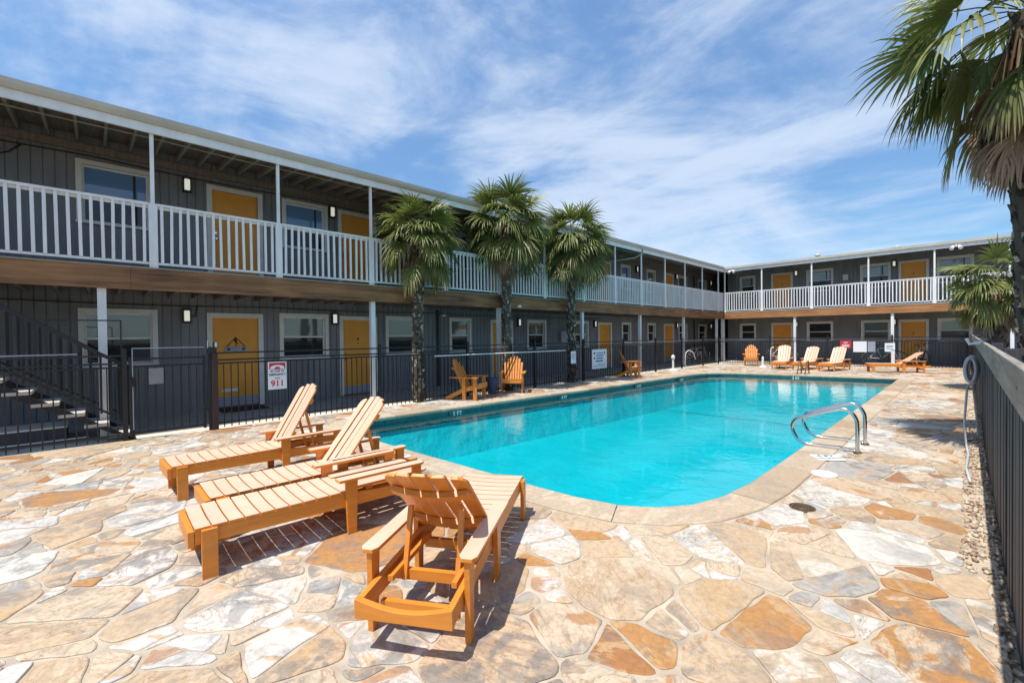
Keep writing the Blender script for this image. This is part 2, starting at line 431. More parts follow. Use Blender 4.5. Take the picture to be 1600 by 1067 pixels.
def mat_water():
    m = bpy.data.materials.new('pool_water'); m.use_nodes = True; t = m.node_tree; t.nodes.clear()
    o = N(t, 'ShaderNodeOutputMaterial')
    tr = N(t, 'ShaderNodeBsdfTransparent'); tr.inputs[0].default_value = (0.28, 0.89, 0.94, 1)
    gl = N(t, 'ShaderNodeBsdfGlossy'); gl.inputs['Roughness'].default_value = 0.015; gl.inputs['Color'].default_value = (1, 1, 1, 1)
    fr = N(t, 'ShaderNodeFresnel'); fr.inputs[0].default_value = 1.22
    mx = N(t, 'ShaderNodeMixShader')
    g = N(t, 'ShaderNodeTexCoord')
    n = noise(t, 2.4, 4, 0.55, g.outputs['Object'], 0.8)
    bn = N(t, 'ShaderNodeBump'); bn.inputs['Strength'].default_value = 0.16; bn.inputs['Distance'].default_value = 0.05
    L(t, n.outputs['Fac'], bn.inputs['Height'])
    L(t, bn.outputs[0], gl.inputs['Normal']); L(t, bn.outputs[0], fr.inputs['Normal'])
    L(t, fr.outputs[0], mx.inputs[0]); L(t, tr.outputs[0], mx.inputs[1]); L(t, gl.outputs[0], mx.inputs[2]); L(t, mx.outputs[0], o.inputs[0])
    return m
MT['water'] = mat_water()
MT['floorline'] = simple('pool_line_tile', (0.02, 0.36, 0.43), 0.5)
MT['plaster'] = simple('pool_plaster', (0.03, 0.49, 0.525), 0.7, 0.10, 0.7, 0.9, 2.2)
for n_ in MT['plaster'].node_tree.nodes:
    if n_.type == 'BUMP': n_.inputs['Distance'].default_value = 0.12
MT['tile'] = None
def mat_tile():
    m, t, p = mat_new('waterline_tile')
    g = N(t, 'ShaderNodeTexCoord')
    b = N(t, 'ShaderNodeTexBrick'); b.offset = 0.0; b.inputs['Scale'].default_value = 1.0
    b.inputs['Brick Width'].default_value = 0.075; b.inputs['Row Height'].default_value = 0.075; b.inputs['Mortar Size'].default_value = 0.004
    b.inputs['Color1'].default_value = (0.025, 0.085, 0.10, 1); b.inputs['Color2'].default_value = (0.04, 0.12, 0.135, 1); b.inputs['Mortar'].default_value = (0.12, 0.15, 0.14, 1)
    s = N(t, 'ShaderNodeSeparateXYZ'); L(t, g.outputs['Object'], s.inputs[0]); c = N(t, 'ShaderNodeCombineXYZ')
    L(t, math_node(t, 'ADD', s.outputs[0], s.outputs[1]), c.inputs[0]); L(t, s.outputs[2], c.inputs[1]); L(t, c.outputs[0], b.inputs['Vector'])
    L(t, b.outputs['Color'], p.inputs['Base Color']); p.inputs['Roughness'].default_value = 0.25
    return m
MT['tile'] = mat_tile()
def mat_leaf(name, a, b, tip):
    """seed.r = tone of the frond, seed.g = how near the tip, seed.b = dryness"""
    m, t, p = mat_new(name)
    at = N(t, 'ShaderNodeAttribute'); at.attribute_name = 'seed'
    s = N(t, 'ShaderNodeSeparateColor'); L(t, at.outputs['Color'], s.inputs[0])
    r = ramp2(t, s.outputs[0], 0.0, a, 1.0, b)
    mx = N(t, 'ShaderNodeMixRGB'); L(t, math_node(t, 'MULTIPLY', math_node(t, 'POWER', s.outputs[1], 2.0), s.outputs[2]), mx.inputs[0])
    L(t, r.outputs[0], mx.inputs[1]); mx.inputs[2].default_value = rgba(tip)
    L(t, mx.outputs[0], p.inputs['Base Color']); p.inputs['Roughness'].default_value = 0.45
    tl = N(t, 'ShaderNodeBsdfTranslucent'); L(t, mx.outputs[0], tl.inputs[0])
    ms = N(t, 'ShaderNodeMixShader'); ms.inputs[0].default_value = 0.28
    o = [n for n in t.nodes if n.type == 'OUTPUT_MATERIAL'][0]
    L(t, p.outputs[0], ms.inputs[1]); L(t, tl.outputs[0], ms.inputs[2]); L(t, ms.outputs[0], o.inputs[0])
    return m
MT['frond'] = mat_leaf('palm_frond', (0.045, 0.07, 0.015), (0.27, 0.31, 0.07), (0.42, 0.34, 0.15))
MT['dry'] = mat_leaf('dry_frond', (0.16, 0.085, 0.045), (0.52, 0.37, 0.235), (0.58, 0.44, 0.30))
def mat_seeded(name, a, b, rough=0.9):
    m, t, p = mat_new(name)
    at = N(t, 'ShaderNodeAttribute'); at.attribute_name = 'seed'
    s = N(t, 'ShaderNodeSeparateColor'); L(t, at.outputs['Color'], s.inputs[0])
    r = ramp2(t, s.outputs[0], 0.0, a, 1.0, b)
    g = N(t, 'ShaderNodeTexCoord'); n = noise(t, 40, 5, 0.7, g.outputs['Object'])
    mm = N(t, 'ShaderNodeMixRGB'); mm.blend_type = 'MULTIPLY'; mm.inputs[0].default_value = 1
    L(t, r.outputs[0], mm.inputs[1]); L(t, ramp2(t, n.outputs['Fac'], 0.3, (0.6, 0.6, 0.6), 0.65, (1.1, 1.1, 1.1)).outputs[0], mm.inputs[2])
    L(t, mm.outputs[0], p.inputs['Base Color']); p.inputs['Roughness'].default_value = rough
    return m
MT['pebble'] = mat_seeded('pebbles', (0.30, 0.19, 0.11), (0.66, 0.52, 0.38), 0.8)
MT['bark'] = mat_seeded('palm_bark', (0.035, 0.024, 0.016), (0.52, 0.44, 0.34), 0.95)

# ------------------------------------------------------------------ pool outline and paving
POOL = [(-8.16, 3.85), (-8.06, 3.52), (-7.78, 3.28), (-7.35, 3.14), (-6.76, 3.13), (-5.83, 3.18), (-4.17, 3.30), (-3.15, 3.375), (-2.68, 3.43), (-2.28, 3.54),
        (-2.0, 3.74), (-1.80, 4.02), (-1.67, 4.45), (-1.61, 5.03), (-1.60, 6.3), (-1.60, 12.7), (-1.61, 20.15), (-3.4, 19.75), (-5.4, 19.32), (-6.5, 19.02),
        (-7.05, 18.75), (-7.40, 18.3), (-7.56, 17.4), (-7.80, 10.9), (-8.02, 6.4)]
def offset_poly(P, d):
    """outward offset of a ccw convex outline"""
    n = len(P); out_ = []
    for i in range(n):
        a = Vector(P[i - 1]); b = Vector(P[i]); c = Vector(P[(i + 1) % n])
        d1 = (b - a).normalized(); d2 = (c - b).normalized()
        n1_ = Vector((d1.y, -d1.x)); n2_ = Vector((d2.y, -d2.x))
        m = (n1_ + n2_).normalized(); k = d / max(0.5, m.dot(n1_))
        out_.append((b.x + m.x * k, b.y + m.y * k))
    return out_
def resample(P, step):
    out_ = []; n = len(P)
    for i in range(n):
        a = Vector(P[i]); b = Vector(P[(i + 1) % n]); k = max(1, int((b - a).length / step))
        for j in range(k): out_.append(tuple(a + (b - a) * (j / k)))
    return out_
def ring_sheet(mb, P, x0, x1, y0, y1, z):
    """flat sheet from the rectangle down to the outline P"""
    c = Vector((sum(p[0] for p in P) / len(P), sum(p[1] for p in P) / len(P)))
    pts = [(math.atan2(p[1] - c.y, p[0] - c.x), p) for p in resample(P, 0.5)]
    for q in ((x0, y0), (x1, y0), (x1, y1), (x0, y1)):
        a = math.atan2(q[1] - c.y, q[0] - c.x); d = Vector((math.cos(a), math.sin(a))); best = None
        for i in range(len(P)):
            A = Vector(P[i]) - c; B = Vector(P[(i + 1) % len(P)]) - c; e = B - A
            den = d.x * e.y - d.y * e.x
            if abs(den) < 1e-9: continue
            t_ = (A.x * e.y - A.y * e.x) / den; s_ = (A.x * d.y - A.y * d.x) / den
            if t_ > 0 and -1e-6 <= s_ <= 1 + 1e-6: best = c + d * t_
        pts.append((a, (best.x, best.y)))
    pts.sort()
    inn = [p for _, p in pts]; outp = []
    for a, p in pts:
        d = Vector((math.cos(a), math.sin(a)))
        ts = []
        if d.x > 1e-9: ts.append((x1 - c.x) / d.x)
        if d.x < -1e-9: ts.append((x0 - c.x) / d.x)
        if d.y > 1e-9: ts.append((y1 - c.y) / d.y)
        if d.y < -1e-9: ts.append((y0 - c.y) / d.y)
        t_ = min(ts); outp.append((c.x + d.x * t_, c.y + d.y * t_))
    n = len(inn)
    for i in range(n):
        j = (i + 1) % n
        mb.poly([(*inn[i], z), (*outp[i], z), (*outp[j], z), (*inn[j], z)])

mb = MB(); ring_sheet(mb, offset_poly(POOL, 0.12), -600, 600, -600, 600, -0.07)
tag(mb.build('ground', MT['soil']), 'bare brown soil around the courtyard', 'ground', kind='structure')

# flagstones: an irregular power diagram, every stone its own raised slab
DX0, DX1, DY0, DY1 = -9.30, 0.145, -2.6, 27.4
rng = random.Random(11)
seeds = []
def far_ok(x, y, r):
    for (a, b, c) in seeds:
        if (x - a) ** 2 + (y - b) ** 2 < ((r + c) * 0.80) ** 2: return False
    return True
COP = offset_poly(POOL, 0.40); MID = offset_poly(POOL, 0.30)
def inside(P, x, y):
    n = len(P)
    for i in range(n):
        a = P[i]; b = P[(i + 1) % n]
        if (b[0] - a[0]) * (y - a[1]) - (b[1] - a[1]) * (x - a[0]) < 0: return False
    return True
CORE = offset_poly(POOL, -0.25)
for rad, tries in ((0.36, 500), (0.26, 1800), (0.17, 5500), (0.09, 7000)):
    for _ in range(tries):
        x = rng.uniform(DX0 - 0.3, DX1 + 0.3); y = rng.uniform(DY0 - 0.3, DY1 + 0.3)
        if inside(CORE, x, y): continue
        r = rad * rng.uniform(0.85, 1.15)
        if far_ok(x, y, r): seeds.append((x, y, r))
SE = np.array(seeds)
def clip(P, nx, ny, d):
    """keep nx*x+ny*y <= d"""
    o = []
    n = len(P)
    for i in range(n):
        a = P[i]; b = P[(i + 1) % n]
        da = nx * a[0] + ny * a[1] - d; db = nx * b[0] + ny * b[1] - d
        if da <= 0: o.append(a)
        if (da < 0 < db) or (db < 0 < da):
            t_ = da / (da - db); o.append((a[0] + (b[0] - a[0]) * t_, a[1] + (b[1] - a[1]) * t_))
    return o
mb = MB()
ring_sheet(mb, offset_poly(POOL, 0.10), DX0, DX1, DY0, DY1, -0.0085)
n_grout = len(mb.f)
def wob(x, y, s):
    return (math.sin(x * 13.1 + s) * math.cos(y * 11.7 - s * 1.7) + 0.6 * math.sin(x * 31 + y * 27 + s * 3)) * 0.5
polys = []
for i, (x, y, r) in enumerate(seeds):
    dd = np.hypot(SE[:, 0] - x, SE[:, 1] - y); nb = np.argsort(dd)[1:30]
    P = [(x - 1.4, y - 1.4), (x + 1.4, y - 1.4), (x + 1.4, y + 1.4), (x - 1.4, y + 1.4)]
    gap = rng.uniform(0.003, 0.011)
    for j in nb:
        X, Y, Rr = seeds[j]; ex, ey = X - x, Y - y; l = math.hypot(ex, ey)
        d0 = (l * l + r * r - Rr * Rr) / (2 * l) - gap
        nx, ny = ex / l, ey / l
        # turn each joint a little, the same way for both its stones, so that the outlines are not a plain honeycomb
        h = math.sin((min(i, j) * 12.9898 + max(i, j) * 78.233)) * 43758.5453; h = (h - math.floor(h)) - 0.5
        a_ = h * 0.5; c_, s_ = math.cos(a_), math.sin(a_)
        mx_, my_ = x + nx * d0, y + ny * d0
        nx, ny = nx * c_ - ny * s_, nx * s_ + ny * c_
        P = clip(P, nx, ny, nx * mx_ + ny * my_)
        if len(P) < 3: break
    if len(P) < 3: continue
    for nx, ny, d in ((1, 0, (0.135 if y < 4.1 else 0.0) + 0.018 * math.sin(y * 2.7) + 0.012 * math.sin(y * 9.1)), (-1, 0, -DX0 - 0.01), (0, 1, DY1), (0, -1, -DY0)):
        P = clip(P, nx, ny, d)
        if len(P) < 3: break
    if len(P) < 3: continue
    # the coping cuts the stones that meet the pool
    best = None
    for k in range(len(COP)):
        a = Vector(COP[k]); b = Vector(COP[(k + 1) % len(COP)]); e = (b - a).normalized()
        nn = Vector((e.y, -e.x)); dist = (Vector((x, y)) - a).dot(nn)
        if best is None or dist > best[0]: best = (dist, nn, a)
    if best[0] < 1.2:
        if best[0] < -0.35: continue
        nn, a = best[1], best[2]
        P = clip(P, -nn.x, -nn.y, -(nn.dot(a) + 0.008))
        if len(P) < 3: continue
    polys.append(P)
def area_of(P): return 0.5 * abs(sum(P[k][0] * P[(k + 1) % len(P)][1] - P[(k + 1) % len(P)][0] * P[k][1] for k in range(len(P))))
def split(P, depth_):
    """break a slab once or twice across, at a random angle"""
    A_ = area_of(P); cx = sum(p[0] for p in P) / len(P); cy = sum(p[1] for p in P) / len(P)
    if A_ < 0.035 or depth_ == 0 or rng.random() > (0.58 if depth_ == 2 else 0.36): return [P]
    # across the longer way more often than not
    best_a, best_w = 0, 0
    for q in range(12):
        a_ = math.pi * q / 12; t_ = [p[0] * math.cos(a_) + p[1] * math.sin(a_) for p in P]
        if max(t_) - min(t_) > best_w: best_w, best_a = max(t_) - min(t_), a_
    a_ = best_a + rng.gauss(0, 0.55); nx, ny = math.cos(a_), math.sin(a_)
    d = nx * cx + ny * cy + rng.uniform(-0.16, 0.16) * best_w; g_ = rng.uniform(0.003, 0.008)
    o = []
    for Q in (clip(P, nx, ny, d - g_), clip(P, -nx, -ny, -d - g_)):
        if len(Q) >= 3: o += split(Q, depth_ - 1)
    return o
pieces = []
for P in polys: pieces += split(P, 2)
for i, P in enumerate(pieces):
    y = P[0][1]
    area = 0.5 * abs(sum(P[k][0] * P[(k + 1) % len(P)][1] - P[(k + 1) % len(P)][0] * P[k][1] for k in range(len(P))))
    if area < 0.004: continue
    cx = sum(p[0] for p in P) / len(P); cy = sum(p[1] for p in P) / len(P)
    near = y < 9
    Q = resample(P, 0.03 if near else 0.12)
    for _ in range(1 if near else 0):                     # worn, rounded corners
        Q = [((Q[k - 1][0] + 2 * q[0] + Q[(k + 1) % len(Q)][0]) / 4, (Q[k - 1][1] + 2 * q[1] + Q[(k + 1) % len(Q)][1]) / 4) for k, q in enumerate(Q)]
    # drop duplicate points
    Q = [q for k, q in enumerate(Q) if math.hypot(q[0] - Q[k - 1][0], q[1] - Q[k - 1][1]) > 0.004]
    if len(Q) < 3: continue
    amp = 0.016 if near else 0.010
    O_ = []
    for (qx, qy) in Q:
        w = wob(qx, qy, i * 0.37) * amp
        d = Vector((qx - cx, qy - cy)); l = d.length or 1
        O_.append((qx + d.x / l * (w - 0.004), qy + d.y / l * (w - 0.004)))
    zt = rng.uniform(-0.004, 0.003); tx_, ty_ = rng.uniform(-0.004, 0.004), rng.uniform(-0.004, 0.004)
    I_ = []
    ins = min(0.008, 0.12 * math.sqrt(area))
    for (qx, qy) in O_:
        d = Vector((cx - qx, cy - qy)); l = d.length or 1
        I_.append((qx + d.x / l * ins, qy + d.y / l * ins))
    c = (rng.random(), rng.random(), rng.random(), 1)
    b = len(mb.v); n = len(O_)
    zf = lambda p: zt + (p[0] - cx) * tx_ + (p[1] - cy) * ty_
    mb.v += [(p[0], p[1], -0.018) for p in O_] + [(p[0], p[1], zf(p) - 0.004) for p in O_] + [(p[0], p[1], zf(p)) for p in I_]
    for k in range(n):
        k2 = (k + 1) % n
        mb.face((b + k, b + k2, b + n + k2, b + n + k), c)
        mb.face((b + n + k, b + n + k2, b + 2 * n + k2, b + 2 * n + k), c)
    mb.face(tuple(b + 2 * n + k for k in range(n)), c)
me = mb.mesh('flagstone_pavement', [MT['stone'], MT['grout']])
mi = [1] * n_grout + [0] * (len(mb.f) - n_grout)
me.polygons.foreach_set('material_index', mi)
pav = bpy.data.objects.new('flagstone_pavement', me); COL.objects.link(pav)
tag(pav, 'irregular flagstone paving in cream, tan and rust around the pool', 'paving', kind='structure')

# coping slabs around the water
mb = MB()
IN = resample(POOL, 0.12); acc = 0; segs = [[]]; nextlen = 0.9
IN2 = IN + [IN[0]]
for k, p in enumerate(IN2):
    if k:
        acc += math.hypot(p[0] - IN2[k - 1][0], p[1] - IN2[k - 1][1])
    segs[-1].append(k)
    if acc > nextlen and k < len(IN2) - 3:
        segs.append([k]); acc = 0; nextlen = rng.uniform(0.75, 1.35)
OUT_ = offset_poly(IN, 0.39)
# smooth the outer line
for sg in segs:
    c = (rng.random(), rng.random(), rng.random(), 1)
    ii = [IN[k % len(IN)] for k in sg]; oo = [OUT_[k % len(IN)] for k in sg]
    # joint gap
    def shrink(L_):
        L_ = [Vector(q) for q in L_]
        L_[0] = L_[0] + (L_[1] - L_[0]).normalized() * 0.006; L_[-1] = L_[-1] + (L_[-2] - L_[-1]).normalized() * 0.004
        return L_
    ii = shrink(ii); oo = shrink(oo); m = len(ii); zt = 0.007 + rng.uniform(-0.002, 0.002)
    prof = []
    for a, b in zip(ii, oo):
        d = (b - a).normalized()
        prof.append([(a + d * 0.02, -0.075), (a, -0.06), (a, zt - 0.028), (a + d * 0.008, zt - 0.009), (a + d * 0.026, zt), (b - d * 0.008, zt), (b, zt - 0.008), (b, -0.03)])
    base = len(mb.v); K = len(prof[0])
    for row in prof:
        mb.v += [(q.x, q.y, z) for q, z in row]
    for s in range(m - 1):
        for k in range(K - 1):
            mb.face((base + s * K + k, base + (s + 1) * K + k, base + (s + 1) * K + k + 1, base + s * K + k + 1), c)
    mb.face(tuple(base + k for k in range(K)), c); mb.face(tuple(base + (m - 1) * K + k for k in reversed(range(K))), c)
tag(mb.build('pool_coping', MT['coping']), 'rounded tan stone coping along the pool edge', 'pool edge', kind='structure')

# basin, tile band and water
BAS = resample(offset_poly(POOL, 0.02), 0.5); nB = len(BAS)
mb = MB()
for k in range(nB):
    a = BAS[k]; b = BAS[(k + 1) % nB]
    mb.poly([(*a, -0.32), (*b, -0.32), (*b, -0.07), (*a, -0.07)])
tag(mb.build('pool_tile_band', MT['tile']), 'dark teal waterline tile band inside the pool', 'tile band', kind='structure')
mb = MB()
FLO = offset_poly(BAS, -0.46)
def depth(y): return -1.0
for k in range(nB):
    a = BAS[k]; b = BAS[(k + 1) % nB]
    c = FLO[k]; d = FLO[(k + 1) % nB]
    mb.poly([(*a, -0.40), (*b, -0.40), (*b, -0.32), (*a, -0.32)])
    mb.poly([(*c, depth(c[1])), (*d, depth(d[1])), (*b, -0.40), (*a, -0.40)])
ys_ = [3.0 + 0.7 * k for k in range(26)]
for k in range(len(ys_) - 1):
    P = clip(clip([tuple(q) for q in FLO], 0, 1, ys_[k + 1]), 0, -1, -ys_[k])
    if len(P) >= 3: mb.poly([(p[0], p[1], depth(p[1])) for p in P])
LINE = clip(clip([tuple(q) for q in FLO], 0, 1, 14.28), 0, -1, -14.12)
ml = MB(); ml.poly([(p[0], p[1], -0.994) for p in LINE]); tag(ml.build('pool_floor_line', MT['floorline']), 'dark line across the pool floor', 'pool line', kind='structure')
tag(mb.build('pool_basin', MT['plaster']), 'pale aqua plaster basin of the swimming pool', 'pool', kind='structure')
mb = MB(); mb.poly([(p[0], p[1], -0.135) for p in BAS])
tag(mb.build('pool_water', MT['water']), 'turquoise still water in the swimming pool', 'water', kind='structure')

# strips beyond the paving
mb = MB(); mb.box(-9.76, -9.305, -9, 27.5, -0.09, -0.012)
tag(mb.build('planting_strip', MT['curb']), 'pale stony strip between the metal fence and the walkway', 'strip', kind='structure')
mb = MB(); mb.box(-12.0, -9.765, -9, 36, -0.09, 0.03); mb.box(-9.76, 8, 27.41, 31, -0.09, 0.02); mb.box(0.6, 8, 22, 27.40, -0.09, -0.03)
tag(mb.build('walkway', MT['concrete']), 'grey concrete walkway under the balconies', 'walkway', kind='structure')
mb = MB(); rg = random.Random(5)
for k in range(3600):
    y = rg.uniform(3.2, 24) if k > 2400 else rg.uniform(3.0, 10.5)
    x = rg.uniform(-0.03, 0.17)
    if y < 4.2 and x < 0.11: continue
    s = rg.uniform(0.010, 0.026); z = -0.045 + rg.random() * 0.05
    c = (rg.random(), rg.random(), rg.random(), 1)
    pts = []
    for th, ph in ((0, 1), (0, 0), (72, 0), (144, 0), (216, 0), (288, 0), (0, -1)):
        if ph == 0:
            q = rg.uniform(0.75, 1.3); pts.append((x + s * q * math.cos(R(th)), y + s * q * math.sin(R(th)), z))
        else: pts.append((x, y, z + ph * s * 0.75))
    b = len(mb.v); mb.v += pts
    for j in range(5):
        mb.face((b, b + 1 + j, b + 1 + (j + 1) % 5), c); mb.face((b + 6, b + 1 + (j + 1) % 5, b + 1 + j), c)
mb.smooth = True
tag(mb.build('gravel', MT['pebble']), 'tan pebbles filling the gap along the dark wooden fence', 'gravel', kind='stuff')

# ------------------------------------------------------------------ apartment buildings
class Face:
    """a wall plane: u runs along it, d stands out of it"""
    def __init__(self, kind):
        self.kind = kind
    def p(self, u, d, z):
        return (-11.7 + d, u, z) if self.kind == 'L' else (u, 28.6 - d, z)
    def box(self, mb, u0, u1, d0, d1, z0, z1):
        a = self.p(u0, d0, z0); b = self.p(u1, d1, z1)
        mb.box(a[0], b[0], a[1], b[1], z0, z1)
FL, FB = Face('L'), Face('B')
Z2 = 2.86                                        # upper floor
def wall_mesh(F, u0, u1, z0, z1, holes, groove=0.152):
    """siding with cut grooves and real openings"""
    mb = MB(); us = set([u0, u1]); g = []
    u = u0 + groove
    while u < u1 - 0.02:
        g.append((u - 0.007, u + 0.007)); us.update(g[-1]); u += groove
    for h in holes: us.update((h[0], h[1]))
    us = sorted(us)
    ing = lambda m: any(a - 1e-6 <= m <= b + 1e-6 for a, b in g)
    for a, b in zip(us[:-1], us[1:]):
        if b - a < 1e-5: continue
        m = (a + b) / 2; d = -0.02 if ing(m) else 0.0
        hs = sorted([(h[2], h[3]) for h in holes if h[0] < m < h[1]]); z = z0; spans = []
        for h0, h1 in hs:
            if h0 > z: spans.append((z, h0))
            z = max(z, h1)
        if z < z1: spans.append((z, z1))
        for s0, s1 in spans:
            q = [F.p(a, d, s0), F.p(b, d, s0), F.p(b, d, s1), F.p(a, d, s1)]
            if F.kind == 'B': q = q  # faces -Y
            mb.poly(q)
        if d < 0:
            for uu in (a, b):
                for s0, s1 in spans: mb.poly([F.p(uu, d, s0), F.p(uu, 0, s0), F.p(uu, 0, s1), F.p(uu, d, s1)])
    return mb
def window(F, bld, u0, u1, z0, z1, style, wlab=None):
    """u0..z1 are the outside of the trim boards"""
    t = 0.085
    mb = MB()
    F.box(mb, u0, u1, 0.0, 0.03, z1 - t, z1)
    F.box(mb, u0, u0 + t, 0.0, 0.028, z0 + 0.05, z1 - t)
    F.box(mb, u1 - t, u1, 0.0, 0.028, z0 + 0.05, z1 - t)
    # reveal behind the trim
    F.box(mb, u0 + t - 0.02, u0 + t, -0.13, -0.001, z0 + 0.05, z1 - t); F.box(mb, u1 - t, u1 - t + 0.02, -0.13, -0.001, z0 + 0.05, z1 - t)
    F.box(mb, u0 + t, u1 - t, -0.13, -0.001, z1 - t, z1 - t + 0.02)
    w = mb.build('window', MT['trim'], bld, True)
    mb = MB(); F.box(mb, u0 - 0.015, u1 + 0.015, -0.10, 0.05, z0, z0 + 0.05); mb.build('sill', MT['trim'], w)
    a, b, c, d = u0 + t, u1 - t, z0 + 0.05, z1 - t
    mid = c + (d - c) * 0.5
    f = 0.035
    mb = MB()
    for (x0, x1, y0, y1) in ((a, b, d - f, d), (a, a + f, mid + 0.02, d - f), (b - f, b, mid + 0.02, d - f), (a, b, mid - 0.02, mid + 0.02)):
        F.box(mb, x0, x1, -0.075, -0.045, y0, y1)
    for (x0, x1, y0, y1) in ((a, a + f, c + f, mid - 0.021), (b - f, b, c + f, mid - 0.021), (a, b, c, c + f)):
        F.box(mb, x0, x1, -0.10, -0.076, y0, y1)
    if style == 'slider':
        pass
    mb.build('sash', MT['white'], w)
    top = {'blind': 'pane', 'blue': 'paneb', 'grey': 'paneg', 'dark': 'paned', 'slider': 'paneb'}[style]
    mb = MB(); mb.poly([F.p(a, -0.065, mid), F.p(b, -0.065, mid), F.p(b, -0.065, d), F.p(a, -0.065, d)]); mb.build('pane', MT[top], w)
    mb = MB(); mb.poly([F.p(a, -0.092, c), F.p(b, -0.092, c), F.p(b, -0.092, mid), F.p(a, -0.092, mid)]); mb.build('pane', MT['paned'], w)
    if style in ('slider', 'blue', 'grey'):
        m = a + (b - a) * 0.78; mb = MB(); F.box(mb, m - 0.02, m + 0.02, -0.062, -0.05, mid + 0.02, d - f); mb.build('mullion', MT['lampbody'], w)
    return (u0 + t, u1 - t, z0 + 0.05, z1 - t)
def door(F, bld, u0, u1, z0, z1, number=True, extra=None):
    t = 0.10
    mb = MB()
    F.box(mb, u0, u1, 0, 0.03, z1 - t, z1); F.box(mb, u0, u0 + t, 0, 0.028, z0, z1 - t); F.box(mb, u1 - t, u1, 0, 0.028, z0, z1 - t)
    F.box(mb, u0 + t - 0.02, u0 + t, -0.12, -0.001, z0, z1 - t); F.box(mb, u1 - t, u1 - t + 0.02, -0.12, -0.001, z0, z1 - t)
    F.box(mb, u0 + t, u1 - t, -0.12, -0.001, z1 - t, z1 - t + 0.02)
    fr = mb.build('door_frame', MT['trim'], bld, True)
    a, b, d = u0 + t, u1 - t, z1 - t
    mb = MB(); F.box(mb, a + 0.004, b - 0.004, -0.09, -0.045, z0 + 0.02, d - 0.004); mb.build('door', MT['door'], fr)
    mb = MB(); F.box(mb, a + 0.01, b - 0.01, -0.0445, -0.041, z0 + 0.03, z0 + 0.24); mb.build('kick_plate', MT['kick'], fr)
    mb = MB(); k = a + 0.07
    mb.tube([F.p(k, -0.045, z0 + 0.98), F.p(k, 0.0, z0 + 0.98)], [0.013, 0.013]); mb.tube([F.p(k, -0.005, z0 + 0.98), F.p(k, 0.03, z0 + 0.98)], [0.032, 0.022], 10)
    mb.tube([F.p(k, -0.045, z0 + 1.12), F.p(k, -0.03, z0 + 1.12)], 0.026, 10)
    mb.build('handle', MT['steel'], fr)
    m = (a + b) / 2
    if number:
        mb = MB(); mb.tube([F.p(m, -0.046, z0 + 1.42), F.p(m, -0.036, z0 + 1.42)], 0.018, 10); F.box(mb, m - 0.025, m + 0.025, -0.045, -0.039, z0 + 1.50, z0 + 1.56)
        mb.build('peephole', MT['lampbody'], fr)
    mb = MB(); F.box(mb, a, b, -0.12, 0.02, z0 - 0.02, z0 + 0.018); mb.build('threshold', MT['drain'], fr)
    return (a, b, z0, d)
def wall_light(F, bld, u, z):
    mb = MB(); F.box(mb, u - 0.075, u + 0.075, 0.001, 0.02, z - 0.16, z + 0.16); F.box(mb, u - 0.075, u + 0.075, 0.02, 0.11, z + 0.135, z + 0.16); F.box(mb, u - 0.075, u + 0.075, 0.02, 0.11, z - 0.16, z - 0.135)
    F.box(mb, u - 0.075, u - 0.06, 0.02, 0.11, z - 0.135, z + 0.135); F.box(mb, u + 0.06, u + 0.075, 0.02, 0.11, z - 0.135, z + 0.135)
    w = mb.build('wall_light', MT['lampbody'], bld, True)
    mb = MB(); F.box(mb, u - 0.046, u + 0.046, 0.025, 0.104, z - 0.112, z + 0.112); mb.build('lamp_glass', MT['lampglass'], w, bevel=0.008)
RAILMESH = {}
def railing(F, bld, u0, u1, d):
    """one bay of white balcony railing"""
    mb = MB(); n = max(2, round((u1 - u0) / 0.128)); zt, zb = Z2 + 1.075, Z2 + 0.055
    F.box(mb, u0, u1, d - 0.035, d + 0.045, zt, zt + 0.04)
    F.box(mb, u0, u1, d - 0.02, d + 0.02, zb, zb + 0.04)
    F.box(mb, u0, u1, d - 0.02, d + 0.0, zt - 0.05, zt)
    rr = random.Random(int(u0 * 100))
    for k in range(n):
        u = u0 + (k + 0.5) * (u1 - u0) / n + rr.uniform(-0.006, 0.006); s = rr.uniform(-0.01, 0.01); w = 0.021
        q = []
        for z, sh in ((zb + 0.04, 0), (zt, s)):
            for (a, b) in ((-w, 0.001), (w, 0.001), (w, 0.036), (-w, 0.036)):
                q.append(F.p(u + a + sh, d + b, z))
        mb.hexa(q)
    mb.build('railing', MT['white'], bld, True)
def part_box(F, bld, name, mat, *b, bevel=0):
    mb = MB(); F.box(mb, *b); return mb.build(name, mat, bld, True, bevel)

# ---------------- the long wing on the left
BL = tag(empty('apartment_building', (-11.7, 12, 0)), 'long grey two storey apartment wing along the left side of the pool, behind the palms', 'building')
LO0, LO1, UP0, UP1 = 1.09, 2.235, 3.86, 5.075
lw_lo = [(-0.23, 0.95), (3.28, 4.47), (6.11, 7.24), (8.37, 9.28), (12.0, 13.1), (14.92, 15.93), (18.66, 19.5), (21.14, 22.0), (24.75, 25.9), (27.5, 28.75)]
ld_lo = [(1.80, 2.92), (4.76, 5.84), (10.14, 11.24), (16.66, 17.78), (22.95, 24.15)]
lw_up = [(-0.22, 0.93), (3.38, 4.49), (6.2, 7.3), (8.41, 9.32), (11.95, 13.15), (14.92, 15.93), (18.6, 19.5), (21.1, 22.03), (24.72, 25.9), (27.5, 28.75)]
ld_up = [(1.84, 2.95), (4.76, 5.86), (10.1, 11.2), (16.66, 17.76), (22.95, 24.12)]
extra_w = [(-6.6, -5.5), (-2.9, -1.8)]
holes = []
for i, (a, b) in enumerate(lw_lo + extra_w): holes.append(window(FL, BL, a, b, LO0 if i not in (6, 7, 8, 9) else 1.2, LO1, 'blind' if i not in (6, 7, 8, 9) else 'dark'))
